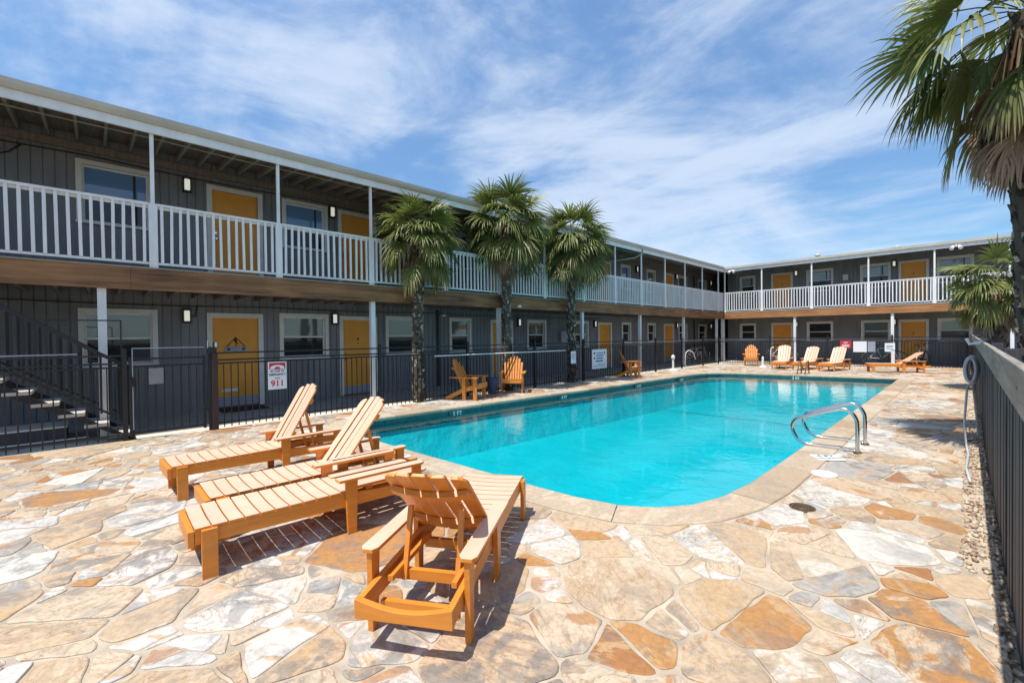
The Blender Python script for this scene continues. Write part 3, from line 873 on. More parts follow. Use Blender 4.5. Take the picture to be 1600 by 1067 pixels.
for i, (a, b) in enumerate(lw_up + extra_w): holes.append(window(FL, BL, a, b, UP0, UP1, 'slider' if i == 0 else ('blue' if i in (1, 2, 3, 4, 5, 6) else 'blind')))
for a, b in ld_lo: holes.append(door(FL, BL, a, b, 0.045, 2.20))
for a, b in ld_up: holes.append(door(FL, BL, a, b, Z2 + 0.03, 5.06))
wall_mesh(FL, -9, 36, -0.09, 5.72, holes).build('wall', MT['siding'], BL, True)
for u in (1.44, 4.62, 11.54, 16.38, 24.44, 29.25): wall_light(FL, BL, u, 2.12)
for u in (1.49, 4.60, 11.5, 16.3, 20.05, 24.42, 29.28): wall_light(FL, BL, u, 4.95)
part_box(FL, BL, 'balcony_floor', MT['soffit'], -9, 28.6, 0.0, 1.90, Z2 - 0.12, Z2 - 0.03)
mb = MB(); u = -9
while u < 28: FL.box(mb, u, u + 0.045, 0.001, 1.89, Z2 - 0.36, Z2 - 0.121); u += 0.405
mb.build('balcony_joists', MT['soffit'], BL, True)
u = -8.3; k = 0
for a, b in ((-8.3, -4.2), (-4.2, 0.45), (0.45, 4.9), (4.9, 9.0), (9.0, 13.1), (13.1, 17.2), (17.2, 21.5), (21.5, 26.36)):
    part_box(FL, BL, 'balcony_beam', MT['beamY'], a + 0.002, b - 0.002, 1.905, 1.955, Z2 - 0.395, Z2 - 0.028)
part_box(FL, BL, 'balcony_edge_trim', MT['rafter'], -9, 26.3, 1.80, 1.97, Z2 - 0.026, Z2 - 0.005)
posts = [-5.5, -3.4, -1.3, 0.76, 2.76, 4.77, 6.90, 8.9, 10.92, 13.08, 15.16, 17.21, 19.36, 21.45, 23.52, 25.70]
for a, b in zip(posts[:-1], posts[1:]): railing(FL, BL, a + 0.062, b - 0.062, 1.90)
railing(FL, BL, 25.76, 26.36, 1.90)
for u in posts:
    part_box(FL, BL, 'railing_post', MT['white'], u - 0.06, u + 0.06, 1.885, 1.94, Z2 - 0.004, Z2 + 1.112)
    part_box(FL, BL, 'roof_post', MT['white'], u - 0.028, u + 0.028, 1.888, 1.937, Z2 + 1.113, 5.175)
for u in (-4.1, 0.09, 4.81, 8.89, 13.04, 17.17, 21.4, 25.6):
    part_box(FL, BL, 'porch_post', MT['white'], u - 0.055, u + 0.055, 1.79, 1.895, 0.03, Z2 - 0.365)
# roof: low slope falling outwards, boards over rafters, white fascia, metal edge
def roof(F, bld, u0, u1, dep, corner=None):
    e = 1.95
    q = lambda u, d, z: F.p(u, d, z)
    slope = lambda d: 5.36 + (e - d) * 0.10
    mb = MB()
    lo, hi = [], []
    for u in (u0, u1):
        for d in (e, -dep):
            lo.append(q(u, d, slope(d))); hi.append(q(u, d, slope(d) + 0.06))
    mb.hexa([lo[0], lo[2], lo[3], lo[1], hi[0], hi[2], hi[3], hi[1]])
    mb.build('roof', MT['roof'], bld, True)
    mb = MB()
    lo = [q(u, d, slope(d) - 0.024) for u in (u0, u1) for d in (e - 0.01, 0.001)]; hi = [q(u, d, slope(d) - 0.002) for u in (u0, u1) for d in (e - 0.01, 0.001)]
    mb.hexa([lo[0], lo[2], lo[3], lo[1], hi[0], hi[2], hi[3], hi[1]])
    mb.build('roof_soffit', MT['soffit'], bld, True)
    return slope
slope = roof(FL, BL, -9, 40, 9)
part_box(FL, BL, 'fascia', MT['white'], -9, 26.37, 1.952, 1.99, 5.165, 5.315)
mb = MB()
mb.prism([(1.955, 5.317), (2.03, 5.317), (2.055, 5.38), (2.055, 5.452), (1.955, 5.452)], FL.p(-9, 0, 0), (1, 0, 0), (0, 0, 1), (0, 1, 0), 35.3)
mb.build('roof_gutter', MT['roofedge'], BL, True)
u = -0.93 - 0.375 * 6
for k in range(58):
    if u > 18: break
    mb = MB()
    z0, z1 = slope(1.95) - 0.03, slope(0.0) - 0.03
    p = [FL.p(u - 0.02, 1.945, z0 - 0.13), FL.p(u + 0.02, 1.945, z0 - 0.13), FL.p(u + 0.02, 0.002, z1 - 0.13), FL.p(u - 0.02, 0.002, z1 - 0.13),
         FL.p(u - 0.02, 1.945, z0), FL.p(u + 0.02, 1.945, z0), FL.p(u + 0.02, 0.002, z1), FL.p(u - 0.02, 0.002, z1)]
    mb.hexa(p); mb.build('rafter', MT['rafter'], BL, True); u += 0.375
mb = MB(); FL.box(mb, -9, 26, 0.001, 0.06, 5.22, 5.36); mb.build('ledger', MT['soffit'], BL, True)
mb = MB(); mb.tube([FL.p(u_, 1.70, 5.17 + 0.01 * math.sin(u_ * 2.2)) for u_ in [-8 + 0.5 * i for i in range(60)]], 0.011, 5); mb.build('conduit', MT['rafter'], BL, True)
mb = MB()
mb.tube([FL.p(u_, 0.03, 5.16 - 0.045 * abs(math.sin(u_ * 0.8))) for u_ in [-8 + 0.25 * i for i in range(100)]], 0.010, 5)
mb.tube([FL.p(u_, 0.03, 2.36 - 0.03 * abs(math.sin(u_ * 0.7 + 1))) for u_ in [-8 + 0.25 * i for i in range(100)]], 0.010, 5)
mb.tube([FL.p(-0.9, 0.03, 5.12), FL.p(-1.05, 0.03, 4.95), FL.p(-1.5, 0.03, 4.72), FL.p(-1.8, 0.03, 4.1)], 0.011, 5)
mb.tube([FL.p(1.62, 0.025, 2.35), FL.p(1.60, 0.025, 2.1), FL.p(1.52, 0.025, 2.12)], 0.012, 5)
mb.build('cable', MT['lampbody'], BL, True)
for (u, lo_) in ((7.9, 0.05), (14.5, 0.05), (20.41, 0.05), (26.8, 0.05)):
    mb = MB(); mb.tube([FL.p(u, 0.045, lo_), FL.p(u, 0.045, 2.45)], 0.04, 8); mb.tube([FL.p(u, 0.045, Z2), FL.p(u, 0.045, 5.2)], 0.04, 8); mb.build('downpipe', MT['lampbody'], BL, True)
part_box(FL, BL, 'meter_box', MT['kick'], 13.9, 14.3, 0.001, 0.14, 1.32, 1.78, bevel=0.01)
part_box(FL, BL, 'security_camera', MT['trim'], 7.98, 8.10, 0.05, 0.2, 2.25, 2.33, bevel=0.01)
part_box(FL, BL, 'security_camera', MT['trim'], 20.0, 20.12, 0.05, 0.2, 2.25, 2.33, bevel=0.01)
part_box(FL, BL, 'floodlight', MT['trim'], 9.55, 9.68, 1.957, 2.04, 2.50, 2.57, bevel=0.01)
mb = MB(); mb.tube([FL.p(17.15, 2.03, 5.36), FL.p(17.15, 2.02, 5.1), FL.p(17.0, 1.7, 4.95), FL.p(16.5, 0.8, 4.85), FL.p(16.2, 0.06, 4.8), FL.p(16.2, 0.06, 2.9)], 0.035, 8); mb.build('downpipe', MT['roofedge'], BL, True)
# the end wall of the passage
mb = MB(); mb.box(-11.7, -10.3, 34.0, 34.1, -0.09, 5.7); mb.build('passage_wall', MT['siding'], BL, True)

# ---------------- the shorter wing across the end
BB = tag(empty('apartment_building', (-2, 28.6, 0)), 'grey two storey apartment wing across the far end of the pool, facing the camera', 'building')
bw_up = [(-9.62, -8.74), (-6.15, -4.93), (-3.80, -2.60), (-0.97, 0.24), (2.6, 3.8), (6.2, 7.4)]
bw_lo = [(-9.62, -8.72), (-6.14, -4.94), (-3.76, -2.60), (-0.94, 0.2), (2.6, 3.8), (6.2, 7.4)]
bd = [(-7.89, -6.8), (-2.31, -1.23), (4.6, 5.7)]
holes = []
for i, (a, b) in enumerate(bw_lo): holes.append(window(FB, BB, a, b, 1.12 if i else 1.2, 2.22, 'dark' if i < 3 else 'blind'))
for i, (a, b) in enumerate(bw_up): holes.append(window(FB, BB, a, b, UP0, UP1, 'grey'))
for a, b in bd:
    holes.append(door(FB, BB, a, b, 0.035, 2.21)); holes.append(door(FB, BB, a, b, Z2 + 0.03, 5.06))
wall_mesh(FB, -10.3, 12, -0.09, 5.72, holes).build('wall', MT['siding'], BB, True)
mb = MB(); mb.box(-10.31, -10.3, 28.6, 34, -0.09, 5.7); mb.build('side_wall', MT['siding'], BB, True)
for u in (-6.63, -2.47): wall_light(FB, BB, u, 2.1); wall_light(FB, BB, u, 4.97)
part_box(FB, BB, 'balcony_floor', MT['soffit'], -9.74, 12, 0.0, 2.15, Z2 - 0.12, Z2 - 0.03)
for a, b in ((-9.74, -6.2), (-6.2, -2.35), (-2.35, 1.3), (1.3, 5.2), (5.2, 12)):
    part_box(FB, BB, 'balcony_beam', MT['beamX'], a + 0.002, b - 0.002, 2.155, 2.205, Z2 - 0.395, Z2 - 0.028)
part_box(FB, BB, 'balcony_edge_trim', MT['trim'], -9.74, 12, 2.06, 2.22, Z2 - 0.026, Z2 - 0.005)
bp = [-9.70, -7.76, -5.46, -3.2, -0.96, 1.2, 3.4, 5.6, 7.8]
for a, b in zip(bp[:-1], bp[1:]): railing(FB, BB, a + 0.062, b - 0.062, 2.15)
for u in bp:
    part_box(FB, BB, 'railing_post', MT['white'], u - 0.06, u + 0.06, 2.135, 2.19, Z2 - 0.004, Z2 + 1.112)
    part_box(FB, BB, 'roof_post', MT['white'], u - 0.03, u + 0.03, 2.138, 2.187, Z2 + 1.113, 5.175)
for u in (-6.22, -2.35, 1.27, 5.2):
    part_box(FB, BB, 'porch_post', MT['white'], u - 0.055, u + 0.055, 2.04, 2.145, 0.02, Z2 - 0.365)
part_box(FB, BB, 'porch_post', MT['trim'], -9.95, -9.79, 1.95, 2.1, 0.02, Z2 - 0.365)
def roofB():
    q = FB.p; e = 2.2
    sl = lambda d: 5.36 + (e - d) * 0.09
    mb = MB(); lo = [q(u, d, sl(d)) for u in (-9.74, 12) for d in (e, -8)]; hi = [q(u, d, sl(d) + 0.06) for u in (-9.74, 12) for d in (e, -8)]
    mb.hexa([lo[0], lo[1], lo[3], lo[2], hi[0], hi[1], hi[3], hi[2]]); mb.build('roof', MT['roof'], BB, True)
    mb = MB(); lo = [q(u, d, sl(d) - 0.024) for u in (-9.72, 12) for d in (e - 0.01, 0.001)]; hi = [q(u, d, sl(d) - 0.002) for u in (-9.72, 12) for d in (e - 0.01, 0.001)]
    mb.hexa([lo[0], lo[1], lo[3], lo[2], hi[0], hi[1], hi[3], hi[2]]); mb.build('roof_soffit', MT['soffit'], BB, True)
    u = -9.3
    while u < 4:
        mb = MB(); z0, z1 = sl(2.19) - 0.03, sl(0) - 0.03
        mb.hexa([q(u - .02, 2.19, z0 - .13), q(u + .02, 2.19, z0 - .13), q(u + .02, .002, z1 - .13), q(u - .02, .002, z1 - .13), q(u - .02, 2.19, z0), q(u + .02, 2.19, z0), q(u + .02, .002, z1), q(u - .02, .002, z1)])
        mb.build('rafter', MT['soffit'], BB, True); u += 0.61
roofB()
part_box(FB, BB, 'fascia', MT['white'], -9.70, 12, 2.202, 2.24, 5.165, 5.315)
part_box(FB, BB, 'roof_gutter', MT['roofedge'], -9.64, 12, 2.205, 2.30, 5.317, 5.43)
mb = MB(); FB.box(mb, -4.52, -4.29, 0.001, 0.05, 4.36, 4.66); FB.box(mb, -4.46, -4.35, 0.05, 0.06, 4.42, 4.60); mb.build('vent_cover', MT['trim'], BB, True, 0.008)
for (u, y) in ((-6.1, 31), (-2.6, 31.5)):
    mb = MB(); mb.tube([(u, y, 5.6), (u, y, 6.15)], 0.09, 10); mb.tube([(u, y, 6.15), (u, y, 6.2), (u, y, 6.3)], [0.15, 0.16, 0.03], 10); mb.build('roof_vent', MT['roofedge'], BB, True)
for u in (-9.25, -0.3):
    mb = MB(); mb.tube([FB.p(u, 2.25, 5.3), FB.p(u, 2.32, 5.18)], 0.02, 6); mb.tube([FB.p(u - 0.08, 2.32, 5.20), FB.p(u - 0.14, 2.45, 5.08)], [0.04, 0.075], 10); mb.tube([FB.p(u + 0.08, 2.32, 5.20), FB.p(u + 0.14, 2.45, 5.08)], [0.04, 0.075], 10)
    mb.build('floodlight', MT['white'], BB, True)

# ------------------------------------------------------------------ metal fences
def metal_fence(name, label, P0, P1, posts, skip=(), hgt=1.36, cat='fence'):
    """P0..P1 ground line; posts = distances along it; bays in skip are left open"""
    a = Vector((*P0, 0)); b = Vector((*P1, 0)); d = (b - a).normalized(); ang = math.atan2(d.y, d.x)
    root = empty(name, a, ang); tag(root, label, cat)
    for i, u in enumerate(posts):
        mb = MB(); mb.box(u - 0.03, u + 0.03, -0.03, 0.03, -0.03, hgt + 0.09)
        mb.prism([(-0.036, 0), (0.036, 0), (0, 0.03)], (u, -0.036, hgt + 0.09), (1, 0, 0), (0, 0, 1), (0, 1, 0), 0.072)
        mb.build('post', MT['black'], root)
    for i in range(len(posts) - 1):
        if i in skip: continue
        u0, u1 = posts[i] + 0.032, posts[i + 1] - 0.032
        mb = MB()
        for z in (hgt, hgt - 0.125, hgt - 0.185, 0.10): mb.box(u0, u1, -0.015, 0.015, z - 0.014, z + 0.014)
        n = int((u1 - u0) / 0.112)
        for k in range(n):
            u = u0 + (k + 0.5) * (u1 - u0) / n
            mb.box(u - 0.008, u + 0.008, -0.008, 0.008, 0.02, hgt - 0.199)
        mb.build('bar_panel', MT['black'], root)
    return root
XF = -9.30
FY = [-4.9, -2.3, 0.33, 1.47, 4.70, 7.24, 9.88, 12.37, 14.96, 17.5, 20.0, 22.4, 24.4]
fl = metal_fence('metal_fence', 'long black metal bar fence between the palms and the paving on the left', (XF, -4.9), (XF, 24.4), [y + 4.9 for y in FY], skip=(2,))
# screens on the left part
mb = MB(); mb.box(2.0, 4.7, 0.018, 0.03, 1.39, 1.41); mb.build('screen_rail', MT['kick'], fl)
ga = tag(empty('fence_gate', (XF, 0.38, 0), R(90)), 'black metal pool gate covered with dark mesh, left of the 911 sign', 'gate')
mb = MB()
for z in (1.30, 1.18, 0.10): mb.box(0.02, 1.0, -0.015, 0.015, z - 0.015, z + 0.015)
for u in (0.02, 1.0): mb.box(u - 0.02, u + 0.02, -0.02, 0.02, 0.05, 1.33)
for k in range(8):
    u = 0.12 + k * 0.11; mb.box(u - 0.008, u + 0.008, -0.008, 0.008, 0.09, 1.18)
mb.build('gate_frame', MT['black'], ga)
mb = MB(); mb.poly([(0.04, -0.024, 0.16), (1.0, -0.024, 0.16), (1.0, -0.024, 1.47), (0.04, -0.024, 1.47)]); mb.build('mesh_screen', MT['mesh'], ga)
mb = MB(); mb.box(0.04, 1.0, -0.03, -0.022, 1.465, 1.48); mb.box(0.04, 0.052, -0.03, -0.022, 0.16, 1.47); mb.build('screen_edge', MT['kick'], ga)
mb = MB(); mb.box(0.0, 0.07, -0.07, -0.02, 0.86, 0.98); mb.tube([(0.05, -0.06, 0.92), (0.05, -0.12, 0.95), (0.05, -0.13, 1.02)], 0.015, 6); mb.build('latch', MT['black'], ga)
gp = tag(empty('gate_post', (XF + 0.02, 1.53, 0)), 'thick dark brown gate post with a pale latch cap beside the yellow door', 'post')
mb = MB(); mb.box(-0.045, 0.045, -0.045, 0.045, -0.03, 1.36); mb.build('post', MT['brownpost'], gp, bevel=0.006)
mb = MB(); mb.box(-0.04, 0.05, -0.10, 0.03, 1.362, 1.47); mb.box(-0.02, 0.02, -0.02, 0.02, 1.47, 1.56); mb.build('latch', MT['black'], gp, bevel=0.006)
mb = MB(); mb.tube([(0.03, 0.03, 1.47), (0.03, 0.03, 1.55)], 0.03, 10); mb.build('latch_knob', MT['steel'], gp); mb = MB(); mb.tube([(0.03, -0.10, 1.45), (0.03, -0.10, 1.58)], 0.012, 8); mb.build('latch_pin', MT['steel'], gp)
fb = metal_fence('metal_fence', 'black metal bar fence along the far end of the paving', (XF, 24.42), (0.1, 26.95), [0, 2.4, 4.8, 7.2, 9.66])

for rt, L_ in ((fb, 9.66),):
    mb = MB(); mb.poly([(0.03, 0.02, 1.18), (L_, 0.02, 1.18), (L_, 0.02, 1.36), (0.03, 0.02, 1.36)]); mb.build('clear_panel', MT['clear'], rt)
mb = MB(); mb.poly([(19.9, 0.02, 1.18), (29.2, 0.02, 1.18), (29.2, 0.02, 1.36), (19.9, 0.02, 1.36)]); mb.build('clear_panel', MT['clear'], fl)
# ------------------------------------------------------------------ wooden fence on the right
fw = tag(empty('wooden_fence', (0.15, 2, 0)), 'dark wooden picket fence with a broad grey brown top board on the right', 'fence')
rg = random.Random(3)
y = 0.3
while y < 27.3:
    e = y + 2.44
    mb = MB(); yy = y
    while yy < e - 0.01:
        w = 0.138; t_ = rg.uniform(-0.006, 0.006)
        mb.box(0.182 + t_, 0.20 + t_, yy + 0.003, min(yy + w, e - 0.002), -0.03 + rg.uniform(0, 0.03), 1.38 + rg.uniform(-0.01, 0.01))
        yy += w + 0.008
    mb.build('picket_panel', MT['picket'], fw, True)
    mb = MB(); mb.box(0.145, 0.181, y + 0.004, e - 0.004, 1.262, 1.455); o = mb.build('top_board', MT['greywood'], fw, True, bevel=0.006)
    mb = MB(); mb.box(0.205, 0.295, y - 0.045, y + 0.045, -0.05, 1.46); mb.build('post', MT['picket'], fw, True)
    mb = MB(); mb.tube([(0.1455, y + 0.04, 1.36), (0.1435, y + 0.04, 1.36)], 0.008, 8); mb.build('nail', MT['ink'], fw, True)
    y = e
# ------------------------------------------------------------------ outdoor stair
stt = tag(empty('staircase', (-10.3, 0.3, 0)), 'dark metal outdoor stair with pale treads climbing to the balcony at the left', 'stairs')
X0, X1 = -10.22, -9.40
for k in range(15):
    yk = 0.42 - 0.275 * k; zk = 0.11 + 0.192 * k
    if zk > 2.75: break
    mb = MB(); mb.box(X0, X1, yk - 0.29, yk, zk - 0.05, zk); mb.build('tread', MT['tread'], stt, True, bevel=0.006)
for X in (X0 - 0.04, X1 + 0.005):
    mb = MB(); mb.hexa([(X - 0.05, 0.42, -0.03), (X - 0.012, 0.42, -0.03), (X - 0.012, -3.4, 2.42), (X - 0.05, -3.4, 2.42), (X - 0.05, 0.42, 0.03), (X - 0.012, 0.42, 0.03), (X - 0.012, -3.4, 2.69), (X - 0.05, -3.4, 2.69)]); mb.build('stringer', MT['black'], stt, True)
    mb = MB(); f_ = lambda y_: 0.14 + (0.45 - y_) * 0.698
    mb.bar((X + 0.018, 0.42, f_(0.42) + 0.98), (X + 0.018, -3.3, f_(-3.3) + 0.98), 0.04, 0.05)
    mb.bar((X + 0.018, 0.42, f_(0.42) + 0.10), (X + 0.018, -3.3, f_(-3.3) + 0.10), 0.03, 0.03)
    k = 0.40
    while k > -3.3:
        mb.box(X + 0.004, X + 0.032, k - 0.015, k + 0.015, f_(k) + 0.05, f_(k) + 0.97); k -= 0.115
    mb.box(X, X + 0.036, 0.40, 0.44, 0.0, f_(0.42) + 1.0)
    mb.build('stair_railing', MT['black'], stt, True)
mb = MB(); mb.bar((X1 + 0.02, -0.75, 1.92), (X1 + 0.02, 0.30, 1.92), 0.02, 0.02); mb.bar((X1 + 0.02, 0.30, 1.93), (X1 + 0.02, 0.30, 1.25), 0.02, 0.02); mb.build('brace', MT['black'], stt, True)
pl = tag(empty('stair_plinth', (-10.2, -1.4, 0)), 'low dark block with white edges under the stair at the far left', 'plinth')
mb = MB(); mb.box(-10.55, -9.85, -2.6, -0.35, 0.031, 0.24); mb.build('block', MT['picket'], pl, True)
mb = MB(); mb.box(-10.56, -9.84, -2.61, -0.34, 0.242, 0.262); mb.box(-9.849, -9.84, -2.6, -0.1, 0.04, 0.06); mb.build('edge', MT['white'], pl, True)

# ------------------------------------------------------------------ palms
def frond(mb, rg, base, az_, elev, L_pet, L_leaf, tone, dry, droop, n=26, spread=105):
    """one fan leaf: a stalk and a pleated fan of narrow blades with bent tips"""
    d = Vector((math.cos(az_) * math.cos(elev), math.sin(az_) * math.cos(elev), math.sin(elev)))
    up = Vector((0, 0, 1)); side = d.cross(up)
    side = side.normalized() if side.length > 0.05 else Vector((1, 0, 0))
    nrm = side.cross(d).normalized()
    p0 = Vector(base); pts = []
    for k in range(4):
        s = k / 3; pts.append(p0 + d * (L_pet * s) - up * (droop * 0.25 * L_pet * s * s))
    b0 = len(mb.v); w = 0.011
    for q in pts:
        mb.v += [tuple(q + side * w), tuple(q - side * w), tuple(q - nrm * w)]
    cs = (tone, 0.0, 0.2, 1)
    for k in range(3):
        for j in range(3):
            j2 = (j + 1) % 3
            mb.face((b0 + 3 * k + j, b0 + 3 * k + j2, b0 + 3 * k + 3 + j2, b0 + 3 * k + 3 + j), cs)
    hub = pts[-1]; d2 = (pts[-1] - pts[-2]).normalized()
    nrm = side.cross(d2).normalized()
    twist = rg.uniform(-0.8, 0.8)
    s2 = side * math.cos(twist) + nrm * math.sin(twist); n2_ = nrm * math.cos(twist) - side * math.sin(twist)
    for k in range(n):
        a = R(-spread + 2 * spread * (k + 0.5) / n) + rg.uniform(-0.03, 0.03)
        dirn = d2 * math.cos(a) + s2 * math.sin(a)
        # cup the fan a little
        dirn = (dirn + n2_ * (0.18 * (1 - math.cos(a)) + rg.uniform(-0.05, 0.05))).normalized()
        ln = L_leaf * (1 - 0.30 * abs(a / R(spread)) ** 1.5) * rg.uniform(0.86, 1.08)
        wv = dirn.cross(n2_).normalized()
        ww = ln * 0.030 + 0.004
        q = hub + dirn * 0.03; dd = dirn.copy(); rows = []
        m = 5
        bend = droop * rg.uniform(0.6, 1.4)
        for i in range(m + 1):
            s = i / m
            width = ww * (0.55 + 1.3 * s if s < 0.35 else 1.0 - 0.95 * ((s - 0.35) / 0.65) ** 1.3)
            rows.append((q.copy(), width, s))
            dd = (dd + Vector((0, 0, -1)) * (bend * (0.10 + 0.55 * s * s))).normalized()
            q = q + dd * (ln / m)
        b = len(mb.v)
        for (qq, wd, s) in rows:
            mb.v += [tuple(qq + wv * wd + n2_ * wd * 0.45), tuple(qq), tuple(qq - wv * wd + n2_ * wd * 0.45)]
        for i in range(m):
            s = (i + 0.5) / m
            c = (min(1, max(0, tone + rg.uniform(-0.08, 0.08))), s, dry, 1)
            mb.face((b + 3 * i, b + 3 * i + 1, b + 3 * i + 4, b + 3 * i + 3), c)
            mb.face((b + 3 * i + 1, b + 3 * i + 2, b + 3 * i + 5, b + 3 * i + 4), c)
def palm(x, y, top, r0, r1, label, seed, n_green=42, n_dry=26, leaf=0.62, pet=0.62, lean=(0, 0), skirt=0.9, group=None, z0=-0.05, tone_pow=1.9, bootscale=1.0, n_leaf=26):
    rg = random.Random(seed)
    root = tag(empty('palm_tree', (x, y, z0)), label, 'palm tree', group)
    H_ = top - z0
    mb = MB(); m = 26; pts = []; rs = []
    for i in range(m):
        s = i / (m - 1); pts.append((lean[0] * s + 0.02 * math.sin(s * 5 + seed), lean[1] * s + 0.02 * math.cos(s * 4 + seed), H_ * s))
        rs.append((r0 * (1 - s) + r1 * s) * (1.0 + 0.28 * (1 - s) ** 8) * rg.uniform(0.95, 1.05))
    mb.tube(pts, rs, 14, c=(0.12, 0.5, 0.5, 1))
    # leaf-base stubs and fibre round the trunk
    k = 0; z = 0.06
    while z < H_ - 0.02:
        s = z / H_; ci = min(m - 2, int(s * (m - 1))); f = s * (m - 1) - ci
        cx = pts[ci][0] * (1 - f) + pts[ci + 1][0] * f; cy = pts[ci][1] * (1 - f) + pts[ci + 1][1] * f; rr = rs[ci] * (1 - f) + rs[ci + 1] * f
        for j in range(5):
            a = 2 * math.pi * (j / 5) + k * 2.4 + rg.uniform(-0.25, 0.25)
            o = Vector((math.cos(a), math.sin(a), 0)); t_ = Vector((-math.sin(a), math.cos(a), 0))
            ln = rg.uniform(0.05, 0.11) * bootscale; w = rg.uniform(0.022, 0.045) * bootscale; outw = rg.uniform(0.02, 0.055) * bootscale
            p = Vector((cx, cy, z + rg.uniform(-0.03, 0.03))) + o * (rr - 0.012)
            q = p + o * outw + Vector((0, 0, ln)); tone = rg.random() ** tone_pow
            c = (tone, rg.random(), 0, 1); c2 = (min(1, tone + 0.12 * rg.random()), 0, 0, 1)
            b = len(mb.v)
            mb.v += [tuple(p + t_ * w), tuple(p - t_ * w), tuple(p - t_ * w * 0.7 + o * 0.02), tuple(p + t_ * w * 0.7 + o * 0.02),
                     tuple(q + t_ * w * 0.7 - o * 0.02), tuple(q - t_ * w * 0.7 - o * 0.02), tuple(q - t_ * w * 0.55), tuple(q + t_ * w * 0.55)]
            for ff, cc in (((4, 5, 6, 7), c2), ((0, 1, 5, 4), c), ((1, 2, 6, 5), c), ((2, 3, 7, 6), c), ((3, 0, 4, 7), c)):
                mb.face(tuple(b + i for i in ff), cc)
        k += 1; z += 0.045 * bootscale
    mb.build('trunk', MT['bark'], root)
    cr_ = Vector((lean[0], lean[1], H_))
    mb = MB()
    for i in range(n_green):
        s = (i + 0.5) / n_green                           # 0 = youngest, upright
        el_ = R(70 - 106 * s ** 0.72 + rg.uniform(-22, 20)); a = i * 2.399963 + rg.uniform(-0.25, 0.25)
        base = cr_ + Vector((math.cos(a) * r1 * 0.6, math.sin(a) * r1 * 0.6, 0.14 - 0.32 * s))
        frond(mb, rg, base, a, el_, pet * rg.uniform(0.75, 1.1), leaf * rg.uniform(0.88, 1.1), rg.uniform(0.25, 1.0) * (1 - 0.35 * s), 0.15 + 0.75 * s * rg.random(), 0.5 + 1.15 * s ** 0.7 * rg.uniform(0.3, 1.7), n_leaf)
    mb.build('crown', MT['frond'], root)
    mb = MB()
    for i in range(n_dry):
        s = i / n_dry; a = i * 2.399963 + rg.uniform(-0.3, 0.3)
        base = cr_ + Vector((math.cos(a) * r1, math.sin(a) * r1, -0.12 - 0.35 * skirt * s))
        frond(mb, rg, base, a, R(-56 - 31 * rg.random()), pet * rg.uniform(0.4, 0.7), leaf * rg.uniform(0.42, 0.78), rg.random(), 0.8 * rg.random(), 1.5, max(12, n_leaf - 8), rg.uniform(38, 70))
    mb.build('dead_leaves', MT['dry'], root)
    return root
PG = 'palms along the left fence'
palm(-9.50, 5.86, 4.2, 0.13, 0.125, 'shortest of the three palms along the left fence, nearest to the 911 sign', 21, 56, 34, 0.66, 0.62, (0.07, -0.03), 1.15, PG)
palm(-9.50, 8.92, 5.0, 0.135, 0.13, 'tallest fan palm by the left fence, rising between the two other palms', 34, 62, 46, 0.86, 0.76, (-0.05, 0.02), 1.5, PG)
palm(-9.50, 11.95, 4.85, 0.14, 0.13, 'fan palm by the left fence beside the large white rules sign', 45, 62, 22, 0.90, 0.82, (0.05, 0.05), 0.7, PG)
palm(0.60, 8.0, 5.35, 0.15, 0.19, 'big shaggy fan palm close to the camera behind the wooden fence on the right', 58, 36, 84, 0.90, 0.74, (-0.06, 0.02), 2.7, None, tone_pow=7.0, bootscale=0.95, n_leaf=32)
palm(0.55, 17.0, 3.0, 0.20, 0.17, 'small fan palm with a dead leaf skirt behind the far part of the wooden fence', 63, 44, 64, 0.62, 0.52, (-0.05, 0), 1.7, None)

# ------------------------------------------------------------------ bare tree behind the roof
tr = tag(empty('bare_tree', (-13.5, 44, 0)), 'leafless tree whose twigs just show above the roof corner', 'tree')
mb = MB(); rg = random.Random(9)
mb.tube([(0, 0, 0), (0.1, 0, 2.5), (0, 0.1, 4.5)], [0.2, 0.16, 0.12], 8); mb.build('trunk', MT['twig'], tr)
mb = MB()
def twig(p, d, l, r, k):
    q = p + d * l; mb.tube([p, (p + q) / 2 + Vector((rg.uniform(-.05, .05), rg.uniform(-.05, .05), 0)) * l, q], [r, r * 0.8, r * 0.55], 4)
    if k == 0: return
    for _ in range(3):
        e = (d + Vector((rg.uniform(-.8, .8), rg.uniform(-.8, .8), rg.uniform(-.1, .6)))).normalized(); twig(q, e, l * rg.uniform(.55, .8), r * 0.55, k - 1)
for _ in range(6):
    twig(Vector((0, 0.1, 4.4)), Vector((rg.uniform(-.8, .8), rg.uniform(-.8, .8), 0.8)).normalized(), 1.35, 0.055, 3)
mb.build('branches', MT['twig'], tr)

